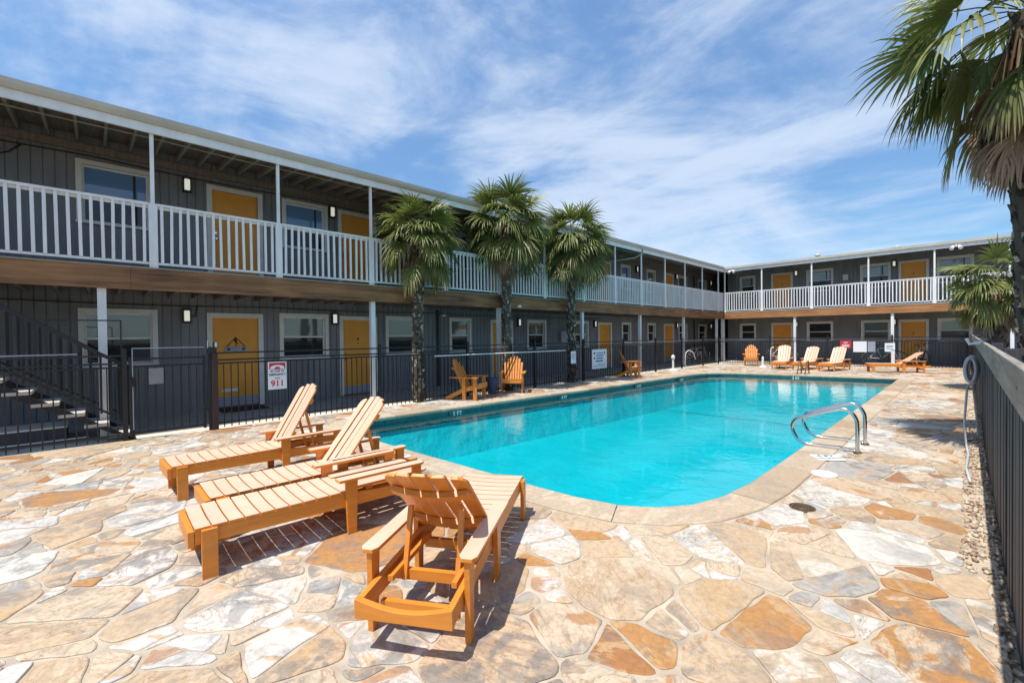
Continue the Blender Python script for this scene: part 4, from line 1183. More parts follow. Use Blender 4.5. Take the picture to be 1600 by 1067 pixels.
# ------------------------------------------------------------------ sun loungers
LL, WW, SH = 1.88, 0.52, 0.345
def paint_glare(o, lim=0.8, ax=Vector((0, 0, 1))):
    """faces turned along ax get the paler lumber, sun glare painted as colour"""
    o.data.materials.append(MT['glarepale']); ax = ax.normalized()
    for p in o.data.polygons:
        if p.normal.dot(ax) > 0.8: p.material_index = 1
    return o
def make_chaise():
    """origin on the ground under the middle of the foot end, +y towards the head"""
    root = empty('sun_lounger', (0, 0, 0)); w = WW / 2
    for s in (-1, 1):
        mb = MB(); x = s * (w - 0.019)
        mb.prism([(0.02, 0.235), (LL - 0.02, 0.195), (LL - 0.02, 0.285), (1.30, 0.30), (1.05, 0.325), (0.02, 0.325)], (x - 0.017, 0, 0), (0, 1, 0), (0, 0, 1), (1, 0, 0), 0.034)
        mb.build('side_rail', MT['chaiseA'], root, bevel=0.003)
    mb = MB(); mb.box(-w - 0.002, w + 0.002, -0.018, 0.018, 0.225, 0.332); mb.build('foot_board', MT['chaiseB'], root, bevel=0.003)
    n = 14; prof = [(-w, 0.19)] + [(w, 0.19)] + [(w - 2 * w * k / n, 0.29 - 0.045 * math.sin(math.pi * k / n)) for k in range(n + 1)]
    mb = MB(); mb.prism(prof, (0, LL - 0.018, 0), (1, 0, 0), (0, 0, 1), (0, 1, 0), 0.036); mb.build('head_board', MT['chaiseB'], root, bevel=0.003)
    # seat of cross slats, slightly dished
    mb = MB(); k = 0; y = 0.022
    while y < 1.06:
        m = 6; d = 0.088
        for j in range(m):
            xa = -w + 2 * w * j / m; xb = -w + 2 * w * (j + 1) / m
            za = SH - 0.009 * math.cos(math.pi * xa / (2 * w)); zb = SH - 0.009 * math.cos(math.pi * xb / (2 * w))
            mb.hexa([(xa, y, za - 0.018), (xb, y, zb - 0.018), (xb, y + d, zb - 0.018), (xa, y + d, za - 0.018), (xa, y, za), (xb, y, zb), (xb, y + d, zb), (xa, y + d, za)])
        y += 0.098
    paint_glare(mb.build('seat', MT['chaiseB'], root))
    for s in (-1, 1):
        mb = MB(); x = s * (w + 0.017)
        mb.box(x - 0.016, x + 0.016, 0.055, 0.145, 0, 0.33)
        for zz_ in (0.26, 0.30): mb.tube([(x + s * 0.016, 0.10, zz_), (x + s * 0.0185, 0.10, zz_)], 0.005, 6)
        mb.build('leg', MT['chaiseA'], root, bevel=0.003)
        mb = MB(); mb.hexa([(x - 0.016, 1.035, 0), (x + 0.016, 1.035, 0), (x + 0.016, 1.105, 0), (x - 0.016, 1.105, 0), (x - 0.016, 1.02, 0.435), (x + 0.016, 1.02, 0.435), (x + 0.016, 1.12, 0.435), (x - 0.016, 1.12, 0.435)])
        for zz_ in (0.26, 0.31, 0.36): mb.tube([(x + s * 0.016, 1.07, zz_), (x + s * 0.0185, 1.07, zz_)], 0.005, 6)
        mb.build('leg', MT['chaiseA'], root, bevel=0.003)
        mb = MB(); mb.hexa([(x - 0.016, 1.655, 0), (x + 0.016, 1.655, 0), (x + 0.016, 1.715, 0), (x - 0.016, 1.715, 0), (x - 0.016, 1.63, 0.435), (x + 0.016, 1.63, 0.435), (x + 0.016, 1.72, 0.435), (x - 0.016, 1.72, 0.435)])
        mb.build('leg', MT['chaiseA'], root, bevel=0.003)
        mb = MB(); xc = s * (w + 0.02)
        mb.prism([(-0.05, 0.955), (0.05, 0.955), (0.05, 1.70), (0.03, 1.735), (-0.03, 1.735), (-0.05, 1.70)], (xc, 0, 0.437), (1, 0, 0), (0, 1, 0), (0, 0, 1), 0.024)
        paint_glare(mb.build('arm', MT['chaiseA'], root, bevel=0.004))
        mb = MB(); mb.box(s * (w - 0.075) - 0.015, s * (w - 0.075) + 0.015, 1.10, 1.66, 0.255, 0.285); mb.build('prop_rail', MT['chaiseA'], root)
    for y, z in ((1.07, 0.20), (1.50, 0.22), (1.685, 0.14), (0.10, 0.20)):
        mb = MB(); mb.box(-w + 0.037, w - 0.037, y - 0.017, y + 0.017, z - 0.03, z + 0.03); mb.build('stretcher', MT['chaiseB'], root)
    # backrest, hinged at its lower edge
    br = bpy.data.objects.new('backrest', None)
    mb = MB(); nb = 5; bl = 0.80; sw = (WW - 0.005) / nb
    for k in range(nb):
        xc = (k - 2) * sw; hw = sw / 2 - 0.008; t = 0.016
        za = -0.026 + 0.006 * (k - 2) ** 2; tilt = (k - 2) * 0.06
        top = bl - (0, 0.018, 0.06)[abs(k - 2)]
        P = [(-hw, -0.02), (hw, -0.02)]
        c0 = 0.075 if abs(k - 2) == 2 else 0.016
        for q in range(5):
            a = math.pi / 2 * q / 4; P.append((hw - (c0 if k == 4 or abs(k - 2) < 2 else 0.012) * (1 - math.cos(a)), top - (c0 if k == 4 or abs(k - 2) < 2 else 0.012) * (1 - math.sin(a))))
        for q in range(5):
            a = math.pi / 2 * (1 - q / 4); c1 = c0 if k == 0 or abs(k - 2) < 2 else 0.012
            P.append((-hw + c1 * (1 - math.cos(a)), top - c1 * (1 - math.sin(a))))
        mb.prism(P, (xc, 0, za), (math.cos(tilt), 0, math.sin(tilt)), (0, 1, 0), (-math.sin(tilt), 0, math.cos(tilt)), t)
    bo = paint_glare(mb.build('backrest', MT['chaiseA'], root)); bpy.data.objects.remove(br)
    bo.location = (0, 1.085, SH - 0.004)
    for y in (0.16, 0.58):
        mb = MB(); n = 8
        for j in range(n):
            xa = -w + 0.03 + (2 * w - 0.06) * j / n; xb = -w + 0.03 + (2 * w - 0.06) * (j + 1) / n
            f = lambda x_: -0.030 + 0.006 * (x_ / sw) ** 2
            mb.hexa([(xa, y - 0.03, f(xa) - 0.034), (xb, y - 0.03, f(xb) - 0.034), (xb, y + 0.03, f(xb) - 0.034), (xa, y + 0.03, f(xa) - 0.034), (xa, y - 0.03, f(xa)), (xb, y - 0.03, f(xb)), (xb, y + 0.03, f(xb)), (xa, y + 0.03, f(xa))])
        b2 = mb.build('batten', MT['chaiseB'], bo)
    for s in (-1, 1):
        mb = MB(); mb.box(s * 0.16 - 0.014, s * 0.16 + 0.014, -0.50, 0.02, -0.014, 0.014); pr_ = mb.build('prop', MT['chaiseA'], bo); pr_.location = (0, 0.52, -0.07)
    return root
def pose(root, x, y, yaw, back):
    root.location = (x, y, 0); root.rotation_euler = (0, 0, yaw)
    for ch in root.children:
        if ch.name.split('.')[0] == 'backrest':
            ch.rotation_euler = (back, 0, 0)
            for c in ch.children:
                if c.name.split('.')[0] == 'prop':
                    if back < 0.1: c.rotation_euler = (0, 0, 0); c.location = (0, 0.5, -0.05)
                    else:
                        # the prop hangs nearly upright from the back down to the stretcher
                        lo = 0.42; c.location = (0, lo, -0.06)
                        z0 = SH - 0.004 + lo * math.sin(back) - 0.06 * math.cos(back); ln = (z0 - 0.20) / math.cos(R(14))
                        c.scale = (1, ln / 0.5, 1); c.rotation_euler = (R(90 + 14) - back, 0, 0)
CG = 'orange wooden sun loungers round the pool'
proto = make_chaise()
spots = [
    (-5.70, 0.50, R(2), R(60), 'orange sun lounger in the near group farthest from camera, back raised steeply'),
    (-4.40, 0.62, R(0), R(52), 'orange sun lounger in the middle of the near row, back raised beside the pool edge'),
    (-3.80, 0.44, R(-1), 0.0, 'orange wooden sun lounger lying completely flat with striped shade below it'),
    (-2.99, 2.63, R(214.5), R(42), 'orange wooden sun lounger nearest the camera, seen from behind its half raised back'),
    (-5.80, 22.0, R(4), R(62), 'sun lounger beyond the pool, left one of three upright loungers facing the water'),
    (-5.02, 22.0, R(-9), R(55), 'sun lounger beyond the pool, middle one of three upright loungers facing the water'),
    (-4.05, 21.9, R(-10), R(55), 'sun lounger beyond the pool in front of the red sign, right of two similar loungers'),
    (-2.78, 22.75, R(-66), R(36), 'sun lounger beyond the pool turned sideways in front of the far yellow door'),
]
for i, (x, y, a, b, lab) in enumerate(spots):
    o = proto if i == 0 else copy_tree(proto)
    tag(o, lab, 'sun lounger', CG)
    pose(o, x, y, a, b)

# ------------------------------------------------------------------ adirondack chairs
def make_adirondack():
    """origin on the ground below the seat, +y is the way the sitter looks"""
    root = empty('garden_chair', (0, 0, 0))
    for s in (-1, 1):
        mb = MB(); x = s * 0.27
        mb.prism([(-0.62, 0.0), (-0.50, 0.0), (-0.1, 0.20), (0.27, 0.29), (0.30, 0.30), (0.30, 0.40), (0.22, 0.40), (-0.16, 0.28), (-0.62, 0.06)], (x - 0.012, 0, 0), (0, 1, 0), (0, 0, 1), (1, 0, 0), 0.024)
        mb.build('side_rail', MT['chaiseA'], root, bevel=0.003)
        mb = MB(); x = s * 0.297; mb.box(x - 0.013, x + 0.013, 0.17, 0.27, 0, 0.555); mb.build('front_leg', MT['chaiseA'], root, bevel=0.003)
        mb = MB(); mb.box(x - 0.013, x + 0.013, -0.13, -0.04, 0.0, 0.55); mb.build('middle_leg', MT['chaiseA'], root, bevel=0.003)
        mb = MB(); mb.prism([(-0.045, -0.46), (0.035, -0.46), (0.075, 0.25), (0.06, 0.32), (-0.05, 0.32), (-0.07, 0.25)], (s * 0.325, 0, 0.557), (1, 0, 0), (0, 1, 0), (0, 0, 1), 0.024); mb.build('arm', MT['chaiseA'], root, bevel=0.004)
    mb = MB()
    for k in range(6):
        y = 0.29 - 0.085 * k; z = 0.405 - 0.022 * k
        mb.hexa([(-0.284, y - 0.038, z - 0.028), (0.284, y - 0.038, z - 0.028), (0.284, y + 0.038, z - 0.012), (-0.284, y + 0.038, z - 0.012), (-0.284, y - 0.038, z - 0.008), (0.284, y - 0.038, z - 0.008), (0.284, y + 0.038, z + 0.008), (-0.284, y + 0.038, z + 0.008)])
    mb.box(-0.284, 0.284, 0.302, 0.324, 0.29, 0.40)
    paint_glare(mb.build('seat', MT['chaiseB'], root))
    mb = MB(); v = Vector((0, -0.42, 1)).normalized()
    for k in range(7):
        f = (k - 3) / 3; x0 = f * 0.205; x1 = f * 0.27
        L_ = 0.88 - 0.22 * abs(f) ** 2
        U_ = Vector((1, 0, 0)); d = (v + U_ * (x1 - x0)).normalized(); hw = 0.026; e = hw * 1.22
        P = [(-hw, 0), (hw, 0), (e, L_ - 0.03), (e * 0.6, L_), (-e * 0.6, L_), (-e, L_ - 0.03)]
        mb.prism(P, (x0, -0.13 - 0.03 * (1 - f * f), 0.22), (1, 0, 0), tuple(d), (0, 0.92, 0.38), 0.018)
    paint_glare(mb.build('backrest', MT['chaiseA'], root), 0.3, Vector((0, 0.92, 0.38)))
    for h in (0.62, 0.36):
        c = Vector((0, -0.15, 0.22)) + v * h
        mb = MB(); mb.bar(c + Vector((-0.27, -0.03, 0)), c + Vector((0.27, -0.03, 0)), 0.022, 0.06, up=v); mb.build('batten', MT['chaiseB'], root)
    return root
AG = 'orange adirondack chairs by the fences'
ap = make_adirondack()
for i, (x, y, a, lab) in enumerate([
    (-8.86, 7.02, R(-62), 'orange adirondack chair by the left fence seen from its side, left one of a pair'),
    (-9.0, 8.62, R(-140), 'orange adirondack chair by the left fence turned toward the camera, right one of a pair'),
    (-8.98, 15.0, R(-48), 'orange adirondack chair standing alone at the left fence beyond the large white sign'),
    (-7.50, 23.85, R(196), 'orange adirondack chair standing beyond the pool near the corner of the wings')]):
    o = ap if i == 0 else copy_tree(ap)
    o.location = (x, y, 0); o.rotation_euler = (0, 0, a); tag(o, lab, 'chair', AG)

# ------------------------------------------------------------------ pool handrail (two separate loops)
HG = 'handrails at the near pool steps'
def rail(y, lab):
    r = tag(empty('handrail', (-1.0, y, 0)), lab, 'handrail', HG)
    raw = [(0, 0.0), (0, 0.38), (-0.012, 0.45), (-0.06, 0.535), (-0.13, 0.57), (-0.21, 0.565), (-0.63, 0.405), (-0.72, 0.345), (-0.755, 0.255), (-0.735, 0.16), (-0.67, 0.06), (-0.60, 0.032), (-0.5, 0.026), (0.0, 0.026)]
    # smooth
    P = raw
    for _ in range(2):
        Q = [P[0]]
        for a, b in zip(P[:-1], P[1:]):
            Q += [(a[0] * .75 + b[0] * .25, a[1] * .75 + b[1] * .25), (a[0] * .25 + b[0] * .75, a[1] * .25 + b[1] * .75)]
        P = Q + [P[-1]]
    mb = MB(); k = int(len(P) * 0.80)
    rr = [0.024 if i < k else max(0.010, 0.024 - 0.014 * (i - k) / 6) for i in range(len(P))]
    mb.tube([(x, 0, z) for x, z in P], rr, 14); mb.smooth = True; mb.build('tube', MT['steel'], r)
    mb = MB(); mb.tube([(0, 0, 0.004), (0, 0, 0.016), (0, 0, 0.022)], [0.05, 0.047, 0.03], 16); mb.build('flange', MT['drain'], r)
rail(7.294, 'bent steel pool handrail, the nearer one of the pair'); rail(7.923, 'bent steel pool handrail, the farther one of the pair')

# ------------------------------------------------------------------ small things on the paving
def tile_plate(x, y, rz, lines, lab, sz=0.155):
    o = tag(empty('depth_plate', (x, y, 0.009), rz), lab, 'marker', 'depth plates set in the pool edge')
    mb = MB(); mb.box(-sz, sz, -sz * 0.8, sz * 0.8, -0.004, 0.004); mb.build('plate', MT['signwhite'], o, bevel=0.003)
    for k, (tx, s) in enumerate(lines):
        text_mesh('lettering', tx, s, MT['ink'], o, Matrix.Translation((0, 0.05 - 0.10 * k, 0.0052)), True)
tile_plate(-1.225, 6.73, R(38), [('4 FT', 0.11), ('NO DIVING', 0.052)], 'white depth plate set in the paving beside the handrails')
tile_plate(-5.30, 2.90, R(12), [('5 FT', 0.11), ('NO DIVING', 0.052)], 'white depth plate in the pool edge behind the flat lounger')
mb = MB(); mb.tube([(0, 0, -0.01), (0, 0, 0.008), (0, 0, 0.014), (0, 0, 0.0145)], [0.128, 0.126, 0.115, 0.001], 28)
o = mb.build('skimmer_lid', MT['plastic']); o.location = (-1.11, 5.93, 0.004); tag(o, 'round white skimmer lid set in the paving', 'lid')
dr = tag(empty('deck_drain', (-1.04, 4.66, 0.002)), 'round bronze drain cover set in the paving', 'drain')
mb = MB(); mb.tube([(0, 0, -0.01), (0, 0, 0.004), (0, 0, 0.007)], [0.105, 0.105, 0.098], 24, cap=False); mb.tube([(0, 0, 0.0), (0, 0, 0.001)], [0.1, 0.1], 24); mb.build('frame', MT['drain'], dr)
mb = MB()
for rr in (0.03, 0.052, 0.074): mb.tube([(rr * math.cos(2 * math.pi * k / 24), rr * math.sin(2 * math.pi * k / 24), 0.006) for k in range(24)], 0.0065, 5, closed=True)
for k in range(8): mb.bar((0.02 * math.cos(k * .785), 0.02 * math.sin(k * .785), 0.006), (0.095 * math.cos(k * .785), 0.095 * math.sin(k * .785), 0.006), 0.008, 0.006)
mb.build('grate', MT['drain'], dr)
# depth tiles on the waterline
def wl_tile(x, y, rz, tx, lab):
    o = tag(empty('depth_tile', (x, y, -0.135), rz), lab, 'marker', 'white depth numbers on the waterline')
    mb = MB(); mb.box(-0.22, 0.22, -0.003, 0.003, -0.08, 0.045); mb.build('tile', MT['tile'], o)
    text_mesh('lettering', tx, 0.13, MT['signwhite'], o, Matrix.Translation((0, -0.0045, -0.01)) @ Matrix.Rotation(R(90), 4, 'X'), True)
for y, tx, lab in ((5.95, '5 FT', 'white depth number on the dark waterline tiles nearest the loungers'), (9.55, '4 FT', 'white depth number on the waterline tiles below the pair of chairs'), (13.3, '3 FT', 'white depth number on the waterline tiles below the lone chair'), (16.2, '3 FT', 'white depth number on the left waterline tiles, farthest from the camera')):
    wl_tile(-8.02 + (y - 6.4) * 0.0489 + 0.0, y, R(90 - 2.8), tx, lab)
wl_tile(-4.55, 19.49, R(12.8), '3 FT', 'white depth number on the far end waterline tiles')

# ------------------------------------------------------------------ signs on the fences
def sign(name, x, y, z, w, h, rz, lab, mat='signwhite'):
    o = tag(empty(name, (x, y, z), rz), lab, 'sign')
    mb = MB(); mb.box(-w / 2, w / 2, -0.003, 0.003, -h / 2, h / 2); mb.build('board', MT[mat], o, bevel=0.002)
    for sx in (-1, 1):
        mb = MB(); mb.tube([(sx * w * 0.42, -0.004, h * 0.46), (sx * w * 0.42, -0.006, h * 0.46)], 0.006, 8); mb.build('bolt', MT['steel'], o)
    return o
def stx(o, body, size, mat, x, z, bold=True):
    text_mesh('lettering', body, size, MT[mat], o, Matrix.Translation((x, -0.0045, z)) @ Matrix.Rotation(R(90), 4, 'X'), bold)
def marks(o, name, mat, rects):
    mb = MB()
    for x0, x1, z0, z1 in rects: mb.box(x0, x1, -0.0048, -0.0032, z0, z1)
    mb.build(name, MT[mat], o)
s1 = sign('emergency_sign', XF + 0.03, 2.55, 0.89, 0.33, 0.53, R(90), 'white and red emergency sign reading 911 on the left fence')
mb = MB(); mb.prism([(-0.13, 0.12), (0.13, 0.12), (0.145, 0.14), (0.145, 0.235), (0.13, 0.25), (-0.13, 0.25), (-0.145, 0.235), (-0.145, 0.14)], (0, -0.0035, 0), (1, 0, 0), (0, 0, 1), (0, -1, 0), 0.001); mb.build('header', MT['signred'], s1)
mb = MB(); mb.prism([(-0.12, 0.13)] + [(0.125 * math.cos(a), 0.15 + 0.055 * math.sin(a)) for a in [math.pi * k / 12 for k in range(13)]][::-1] + [(0.12, 0.13)], (0, -0.0048, 0), (1, 0, 0), (0, 0, 1), (0, -1, 0), 0.0008); mb.build('header_panel', MT['signwhite'], s1)
mb = MB(); mb.prism([(0.055 * math.cos(a), 0.128 + 0.045 * math.sin(a)) for a in [math.pi * k / 10 for k in range(11)]], (0, -0.0059, 0), (1, 0, 0), (0, 0, 1), (0, -1, 0), 0.0008); mb.build('emblem', MT['signred'], s1)
stx(s1, 'IN CASE OF', 0.048, 'ink', 0, 0.085); stx(s1, 'EMERGENCY', 0.052, 'ink', 0, 0.02); stx(s1, 'DIAL', 0.042, 'signred', 0, -0.05); stx(s1, '911', 0.16, 'signred', 0, -0.155)
s2 = sign('pool_sign', XF + 0.03, 13.3, 0.74, 0.92, 0.70, R(90), 'large white sign with rows of blue print on the left fence')
marks(s2, 'print', 'blueink', [(-0.20, 0.22, 0.20, 0.24), (-0.22, 0.24, 0.10, 0.155), (-0.20, 0.22, 0.0, 0.055), (-0.25, 0.20, -0.10, -0.04), (-0.12, 0.38, -0.185, -0.17), (-0.38, 0.38, -0.235, -0.222), (-0.38, 0.36, -0.275, -0.262)])
marks(s2, 'symbol', 'ink', [(-0.36, -0.28, 0.17, 0.25), (-0.36, -0.28, 0.0, 0.08), (0.28, 0.34, 0.17, 0.26)])
s3 = sign('notice', XF + 0.03, 11.77, 0.86, 0.27, 0.42, R(90), 'narrow white notice on the left fence in front of a palm trunk')
marks(s3, 'print', 'blueink', [(-0.09, 0.09, 0.10, 0.12), (-0.09, 0.09, 0.05, 0.07), (-0.09, 0.07, 0.0, 0.02), (-0.09, 0.09, -0.05, -0.03)])
s4 = sign('notice', XF + 0.045, 0.72, 1.01, 0.19, 0.26, R(90), 'pale blank notice hung on the dark mesh gate', 'dim')
ang = math.atan2(2.53, 9.4)
def on_back(x): return (x, 24.42 + (x - XF) * 2.53 / 9.4 - 0.035)
s5 = sign('warning_sign', *on_back(-3.98), 1.04, 0.42, 0.36, ang, 'small red sign on the far fence above a lounger', 'signred')
stx(s5, 'NO', 0.10, 'signwhite', 0, 0.07); marks(s5, 'print', 'signwhite', [(-0.14, 0.14, -0.06, -0.02), (-0.14, 0.14, -0.12, -0.09)])
s6 = sign('notice', *on_back(-3.46), 0.93, 0.50, 0.50, ang, 'blank white board on the far fence right of the red sign')
s7 = sign('notice', *on_back(-3.05), 0.93, 0.28, 0.48, ang, 'narrow light grey board on the far fence', 'kick')
s8 = sign('notice', *on_back(-2.42), 0.90, 0.36, 0.40, ang, 'square white notice with print on the far fence near the white porch post')
marks(s8, 'print', 'blueink', [(-0.12, 0.12, 0.06, 0.09), (-0.12, 0.12, 0.0, 0.03), (-0.12, 0.12, -0.07, -0.04)])
# plaque hung on the nearest lower door, and its mail slot
pq = tag(empty('door_hanging', (-11.74, 2.36, 1.62)), 'dark hanging plaque on a wire on the nearest yellow door', 'door sign')
mb = MB(); mb.tube([(0.012, 0, 0.02), (0.012, -0.19, -0.19)], 0.008, 5); mb.tube([(0.012, 0, 0.02), (0.012, 0.19, -0.19)], 0.008, 5); mb.tube([(0.012, 0, 0.03), (0.012, -0.02, -0.06), (0.012, 0.03, -0.12)], 0.018, 6); mb.build('hanger', MT['lampbody'], pq)
mb = MB(); mb.box(0.0, 0.02, -0.22, 0.22, -0.30, -0.19); mb.build('plaque', MT['kick'], pq, bevel=0.005)
mb = MB(); mb.box(0.02, 0.024, -0.18, -0.12, -0.275, -0.215); mb.box(0.02, 0.024, 0.12, 0.18, -0.275, -0.215); mb.build('mark', MT['ink'], pq)
mb = MB(); mb.box(-11.7405, -11.735, 2.07, 2.38, 0.40, 0.47); o = mb.build('sticker', MT['signwhite']); tag(o, 'pale strip stuck low on the nearest yellow door', 'sticker')
mb = MB(); mb.box(-11.6, -10.95, 1.95, 2.85, 0.031, 0.045); tag(mb.build('door_mat', MT['mat']), 'black mat on the walkway before the nearest yellow door', 'door mat')

# skimmer pole hung along the fence
mb = MB(); mb.tube([(XF + 0.06, 6.15, 1.125), (XF + 0.06, 8.7, 1.118), (XF + 0.06, 11.3, 1.11)], 0.017, 8)
tag(mb.build('pool_pole', MT['plastic']), 'long white pole hung level along the left fence', 'pole')
# bin between the chairs
bn_ = tag(empty('waste_bin', (-9.16, 7.98, 0)), 'small dark blue bin between the pair of chairs', 'bin')
mb = MB(); mb.tube([(0, 0, 0), (0, 0, 0.42)], [0.12, 0.15], 16); mb.build('body', MT['binblue'], bn_)
mb = MB(); mb.tube([(0, 0, 0.42), (0, 0, 0.45)], [0.16, 0.155], 16); mb.build('rim', MT['binblue'], bn_)
# white umbrella base
ub = tag(empty('umbrella_base', (-8.95, 18.4, 0.004)), 'white parasol base with a short stem by the left fence', 'parasol base')
mb = MB(); mb.tube([(0, 0, 0), (0, 0, 0.05), (0, 0, 0.07), (0, 0, 0.1)], [0.27, 0.26, 0.15, 0.06], 20); mb.build('foot', MT['plastic'], ub)
mb = MB(); mb.tube([(0, 0, 0.1), (0, 0, 0.62)], 0.045, 10); mb.tube([(0, 0, 0.5), (0, 0, 0.56), (0, 0, 0.64), (0, 0, 0.70)], [0.05, 0.085, 0.08, 0.03], 10); mb.build('stem', MT['plastic'], ub)
# far corner white handrail
hr = tag(empty('pool_rail', (-9.12, 20.0, 0)), 'white curved rail standing at the far left corner of the pool', 'handrail')
mb = MB(); pts = [(0, 0, 0), (0, 0, 0.75), (0.03, 0.05, 0.9), (0.12, 0.2, 1.0), (0.25, 0.4, 0.95), (0.33, 0.55, 0.8), (0.38, 0.64, 0.5)]
mb.tube([(q[0] * 0.7, q[1] * 0.7, q[2] * 0.85) for q in pts], 0.019, 8); mb.smooth = True; mb.build('tube', MT['trim'], hr); mb = MB(); mb.tube([(0, 0, 0), (0, 0, 0.03)], 0.06, 10); mb.build('flange', MT['white'], hr)
hr = tag(empty('cane_post', (-6.34, 22.85, 0)), 'slim white post with a hooked top beside the far loungers', 'post')
mb = MB(); mb.tube([(0, 0, 0), (0, 0, 0.8), (0.02, 0, 0.9), (0.07, 0, 0.95), (0.13, 0, 0.95)], 0.025, 8); mb.smooth = True; mb.build('tube', MT['white'], hr); mb = MB(); mb.tube([(0, 0, 0), (0, 0, 0.03)], 0.07, 10); mb.build('foot', MT['white'], hr)
hr = tag(empty('bollard', (-6.75, 23.1, 0)), 'short white bollard left of the far loungers', 'bollard')
mb = MB(); mb.tube([(0, 0, 0), (0, 0, 0.45), (0, 0, 0.5)], [0.05, 0.05, 0.02], 10); mb.build('stem', MT['white'], hr); mb = MB(); mb.tube([(0, 0, 0), (0, 0, 0.06)], [0.16, 0.12], 12); mb.build('foot', MT['white'], hr)
hr = tag(empty('fence_post', (*on_back(-2.3), 0)), 'thick white post before the far fence below the square notice', 'post')
mb = MB(); mb.box(-0.06, 0.06, -0.16, -0.04, 0, 0.80); mb.build('shaft', MT['trim'], hr); mb = MB(); mb.box(-0.075, 0.075, -0.175, -0.025, 0.80, 0.83); mb.build('cap', MT['trim'], hr)
# dark bronze rail at the far end of the pool
gr_ = tag(empty('pool_ladder', (-4.45, 20.05, 0)), 'small dark bronze ladder rail at the far pool edge', 'pool ladder')
for s in (-0.10, 0.16):
    mb = MB(); mb.tube([(s, 0.25, 0), (s, 0.22, 0.40), (s, 0.14, 0.50), (s, 0.0, 0.50), (s, -0.16, 0.42), (s + 0.02, -0.28, 0.25), (s, -0.40, 0.0), (s, -0.5, -0.3)], 0.02, 8); mb.smooth = True; mb.build('rail', MT['drain'], gr_)

# ------------------------------------------------------------------ grey hose on the wooden fence
hs = tag(empty('hose', (0.03, 8.9, 1.08)), 'grey hose coil hanging in a tall loop on the wooden fence', 'hose')
mb = MB(); rg = random.Random(2)
for k in range(13):
    a_, b_ = 0.040 + 0.018 * (k % 3) / 2 + rg.uniform(-0.008, 0.01), 0.145 + 0.045 * (k % 4) / 3 + rg.uniform(-0.02, 0.02); yy = -0.11 + 0.018 * k + rg.uniform(-0.012, 0.012); x = 0.02 + rg.uniform(-0.012, 0.012)
    mb.tube([(x + a_ * math.cos(t), yy + 0.01 * math.sin(2 * t), -0.02 + b_ * math.sin(t)) for t in [2 * math.pi * i / 26 for i in range(26)]], 0.0165, 7, closed=True)
mb.smooth = True; mb.build('coil', MT['hose'], hs)
mb = MB(); mb.tube([(-0.02, 0, -0.25), (-0.05, -0.05, -0.8), (-0.03, -0.2, -1.045), (-0.01, -0.9, -1.05), (-0.03, -1.7, -1.05), (0.0, -2.3, -1.06)], 0.013, 8); mb.smooth = True; mb.build('tail', MT['hose'], hs)
mb = MB(); mb.tube([(0.12, 0, 0.36), (0.0, 0, 0.34), (-0.03, 0, 0.42)], 0.02, 8); mb.build('hook', MT['white'], hs)

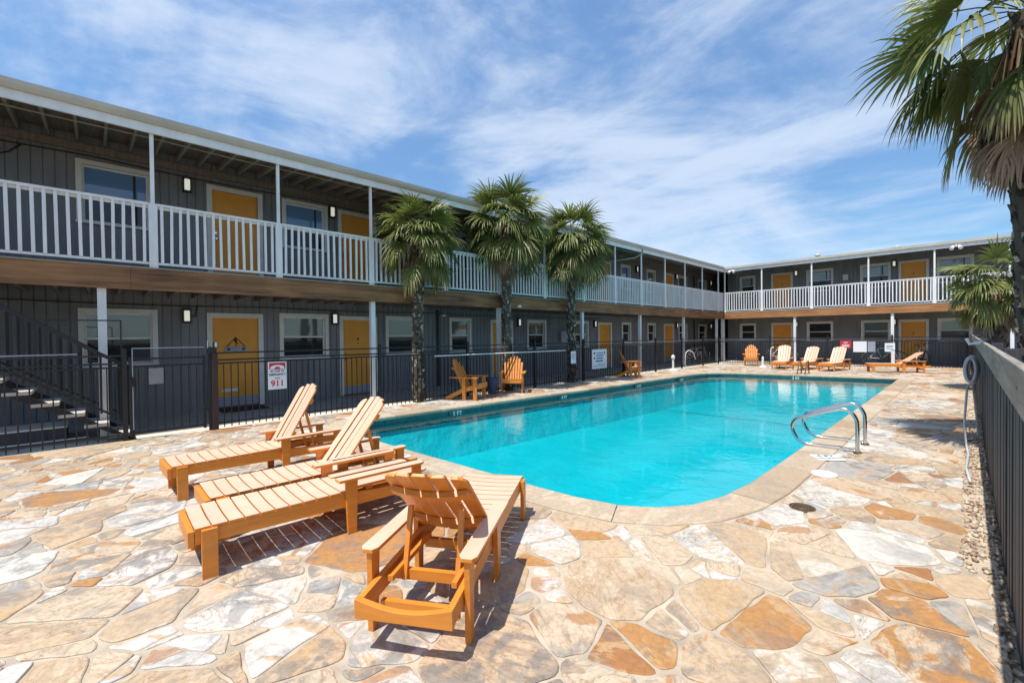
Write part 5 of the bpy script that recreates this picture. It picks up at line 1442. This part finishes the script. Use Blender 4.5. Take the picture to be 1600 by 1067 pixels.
# ------------------------------------------------------------------ bicycles behind the fences
def bicycle(x, y, rz, mat, lab):
    o = tag(empty('bicycle', (x, y, 0.03), rz), lab, 'bicycle', 'bicycles parked on the walkway')
    for wx in (-0.52, 0.52):
        mb = MB(); mb.tube([(wx + 0.32 * math.cos(t), 0, 0.34 + 0.32 * math.sin(t)) for t in [2 * math.pi * i / 28 for i in range(28)]], 0.02, 6, closed=True); w = mb.build('tyre', MT['tyre'], o)
        mb = MB(); mb.tube([(wx + 0.30 * math.cos(t), 0, 0.34 + 0.30 * math.sin(t)) for t in [2 * math.pi * i / 28 for i in range(28)]], 0.009, 5, closed=True)
        for k in range(12): mb.tube([(wx, 0, 0.34), (wx + 0.3 * math.cos(k * math.pi / 6), 0, 0.34 + 0.3 * math.sin(k * math.pi / 6))], 0.003, 4, cap=False)
        mb.tube([(wx, -0.05, 0.34), (wx, 0.05, 0.34)], 0.025, 8); mb.build('wheel', MT['steel'], o)
    mb = MB(); bb = (-0.08, 0, 0.30); st = (-0.22, 0, 0.78); hd = (0.34, 0, 0.82); ax = (-0.52, 0, 0.34)
    for a, b in ((bb, st), (st, hd), (bb, (0.36, 0, 0.72)), (ax, bb), (ax, (-0.20, 0, 0.72)), ((0.32, 0, 0.9), (0.52, 0, 0.34))): mb.tube([a, b], 0.018, 8)
    mb.build('frame', mat, o)
    mb = MB(); mb.tube([(0.32, 0, 0.88), (0.34, 0, 1.0)], 0.014, 6); mb.tube([(0.22, -0.28, 1.02), (0.34, -0.1, 1.02), (0.36, 0, 1.0), (0.34, 0.1, 1.02), (0.22, 0.28, 1.02)], 0.014, 6); mb.build('handlebar', MT['lampbody'], o)
    mb = MB(); mb.tube([st, (-0.25, 0, 0.92)], 0.013, 6); mb.prism([(-0.16, 0.08), (-0.16, -0.08), (0, -0.03), (0.14, -0.015), (0.14, 0.015), (0, 0.03)], (-0.27, 0, 0.92), (1, 0, 0), (0, 1, 0), (0, 0, 1), 0.05); mb.build('saddle', MT['lampbody'], o)
    mb = MB(); mb.tube([(-0.08, -0.06, 0.30), (-0.08, 0.06, 0.30)], 0.07, 12); mb.tube([(-0.08, -0.07, 0.30), (0.02, -0.07, 0.17)], 0.01, 6); mb.tube([(-0.08, 0.07, 0.30), (-0.18, 0.07, 0.43)], 0.01, 6); mb.build('crank', MT['lampbody'], o)
bicycle(-2.75, 27.3, R(8), MT['bikeblue'], 'blue grey bicycle parked behind the far fence beside the white porch post')
bicycle(-1.45, 27.7, R(75), MT['bikegrey'], 'bicycle standing end on before the far yellow door on the right')
bicycle(-7.0, 27.2, R(35), MT['bikegrey'], 'bicycle leaning behind the far fence beside the lone far chair')
bicycle(-10.1, 23.0, R(80), MT['bikegrey'], 'bicycle under the left balcony between the last two porch posts, nearest to the camera')
bicycle(-10.5, 24.8, R(70), MT['bikegrey'], 'bicycle under the left balcony beside the corner porch post')
